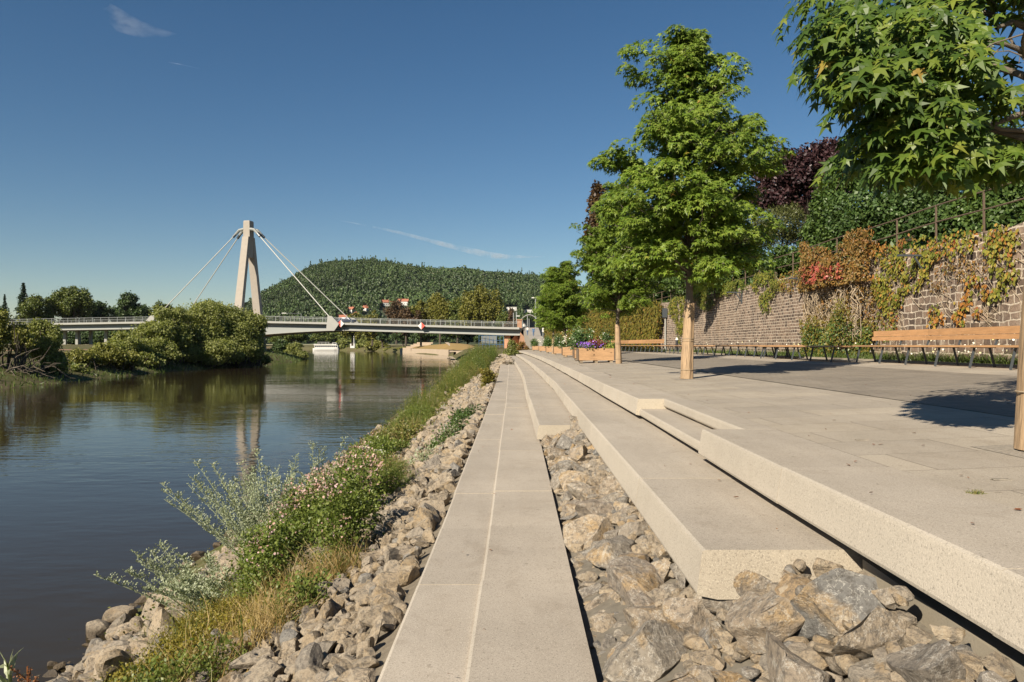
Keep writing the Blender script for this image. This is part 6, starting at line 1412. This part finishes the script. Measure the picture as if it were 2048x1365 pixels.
# tip of a willow shoot and a dry dock in the bottom left corner
x, y = wx(18, 5.2), 5.2; z1 = wz(1325, 5.2); t = thing('willow_shoot', 'slender willow shoot tip in the bottom left corner', 'plant', (x, y, z1 - .9))
st = np.array([(x + .1, y, z1 - .9), (x + .03, y, z1 - .3), (x, y, z1)]); nobj('stem', tube_np(st, .006, 5), M['thistle'], t)
k = 34; u = rg.random(k); Pq = np.stack([np.interp(u, [0, .6, 1], st[:, j]) for j in range(3)], 1); nobj('foliage', leaves(Pq, rg.normal(size=(k, 3)) * .6 + np.array([0, 0, .7]), rg.normal(size=(k, 3)) + np.array([0, -.6, .3]), .14, LANCE), M['silver'], t)
x = wx(58, 5.2); t = thing('dock_plant', 'rusty seed head of a dock plant in the bottom left corner', 'plant', (x, y, z1 - .9)); sts = [tube_np(np.array([(x, y, z1 - .9), (x, y, z1 - .02)]), .006, 5)]; Pq = []
for k in range(7):
    b = np.array([x, y, z1 - .12 - .03 * k]); e = b + np.array([rg.normal() * .07, rg.normal() * .03, .12]); sts.append(tube_np(np.stack([b, e]), .004, 4)); Pq.append(b + (e - b) * rg.random((40, 1)) + rg.normal(size=(40, 3)) * .008)
nobj('stem', cat(sts), M['deadleaf'], t); Pq = np.concatenate(Pq); nobj('seed_head', leaves(Pq, rg.normal(size=Pq.shape), rg.normal(size=Pq.shape), .014, OVAL), M['deadleaf'], t)

# ------------------------------------------------------------------ thin clouds, far above everything else
def cloud(name, label, pts, rad, d, dens, seed, sc, cat_='cloud', stretch=1.0):
    V, Q = tube_np(np.array([(wx(px, d), d, wz(py, d)) for px, py in pts]), np.array(rad) / F * d, 12)
    o = nobj(name, (V, Q), None, smooth=True); m = bpy.data.materials.new(name + '_vapour'); m.use_nodes = True; nt = m.node_tree; nt.nodes.remove(nt.nodes['Principled BSDF'])
    v = nt.nodes.new('ShaderNodeVolumePrincipled'); v.inputs['Color'].default_value = (1, 1, 1, 1); v.inputs['Anisotropy'].default_value = 0
    p = worldpos(nt); n = noise(nt, scalev(nt, p, (1, 1, stretch)), sc, 4, .6)
    dn = math_(nt, 'MULTIPLY', ramp(nt, n, [(.4, g(0)), (.75, g(1))]), dens); nt.links.new(dn, v.inputs['Density']); nt.links.new(v.outputs[0], nt.nodes['Material Output'].inputs['Volume'])
    o.data.materials.clear(); o.data.materials.append(m); return tag(o, label, cat_)
cloud('contrail', 'long thin contrail slanting down to the right above the wooded hill', [(682, 442), (740, 453), (800, 466), (860, 482), (920, 497), (975, 510), (1015, 514), (1090, 514)], [.6, 2.2, 3.2, 4.5, 6, 7, 4.5, .5], 9000, .012, 1, .004)
cloud('contrail', 'short faint contrail below the wispy cloud at the upper left', [(318, 123), (360, 130), (400, 139)], [.8, 1.0, .5], 9000, .02, 2, .004)
cloud('wispy_cloud', 'small wispy white cloud at the upper left', [(214, 12), (226, 28), (246, 46), (280, 60), (320, 68), (355, 70)], [8, 17, 22, 17, 10, 1], 9000, .0014, 3, .0035, stretch=2.)

# ------------------------------------------------------------------ air
mb = MB(); mb.box((-3000, 3400, 121), (8600, 7600, 250)); hz = mb.build('haze', None); hz.data.materials.clear()
m = bpy.data.materials.new('haze_air'); m.use_nodes = True; nt = m.node_tree; nt.nodes.remove(nt.nodes['Principled BSDF'])
v = nt.nodes.new('ShaderNodeVolumePrincipled'); v.inputs['Color'].default_value = (.82, .9, 1, 1); v.inputs['Density'].default_value = 2e-5; v.inputs['Anisotropy'].default_value = .1
nt.links.new(v.outputs[0], nt.nodes['Material Output'].inputs['Volume']); hz.data.materials.append(m); tag(hz, 'thin summer haze in the air over the river valley', kind='stuff')

n = 260; P = np.stack([RG.uniform(-.5, 8, n), RG.random(n) ** 1.6 * 26 + 3, np.zeros(n)], 1); zz = []
for x, y, _ in P: zz.append(Z1 if x < xsr(y) else Z2 if (x < x3(y) and y > 12) else -9 if x < x3(y) + .03 else Z3 if (x < x4(y) - .03 and y > 3.8) else -9 if x < x4(y) + .05 else pz(x, y) if not (6.4 < y < 10.3 and x < x4(y) + .5) else -9)
P[:, 2] = np.array(zz) + .012; P = P[P[:, 2] > 0]; n = len(P)
tag(nobj('fallen_leaves', leaves(P, RG.normal(size=(n, 3)) * np.array([1, 1, .1]), RG.normal(size=(n, 3)) * .25 + np.array([0, 0, 1]), RG.uniform(.012, .04, n), OVAL), M['deadleaf']), 'scattered dry leaf bits lying on the granite steps and paving', kind='stuff')
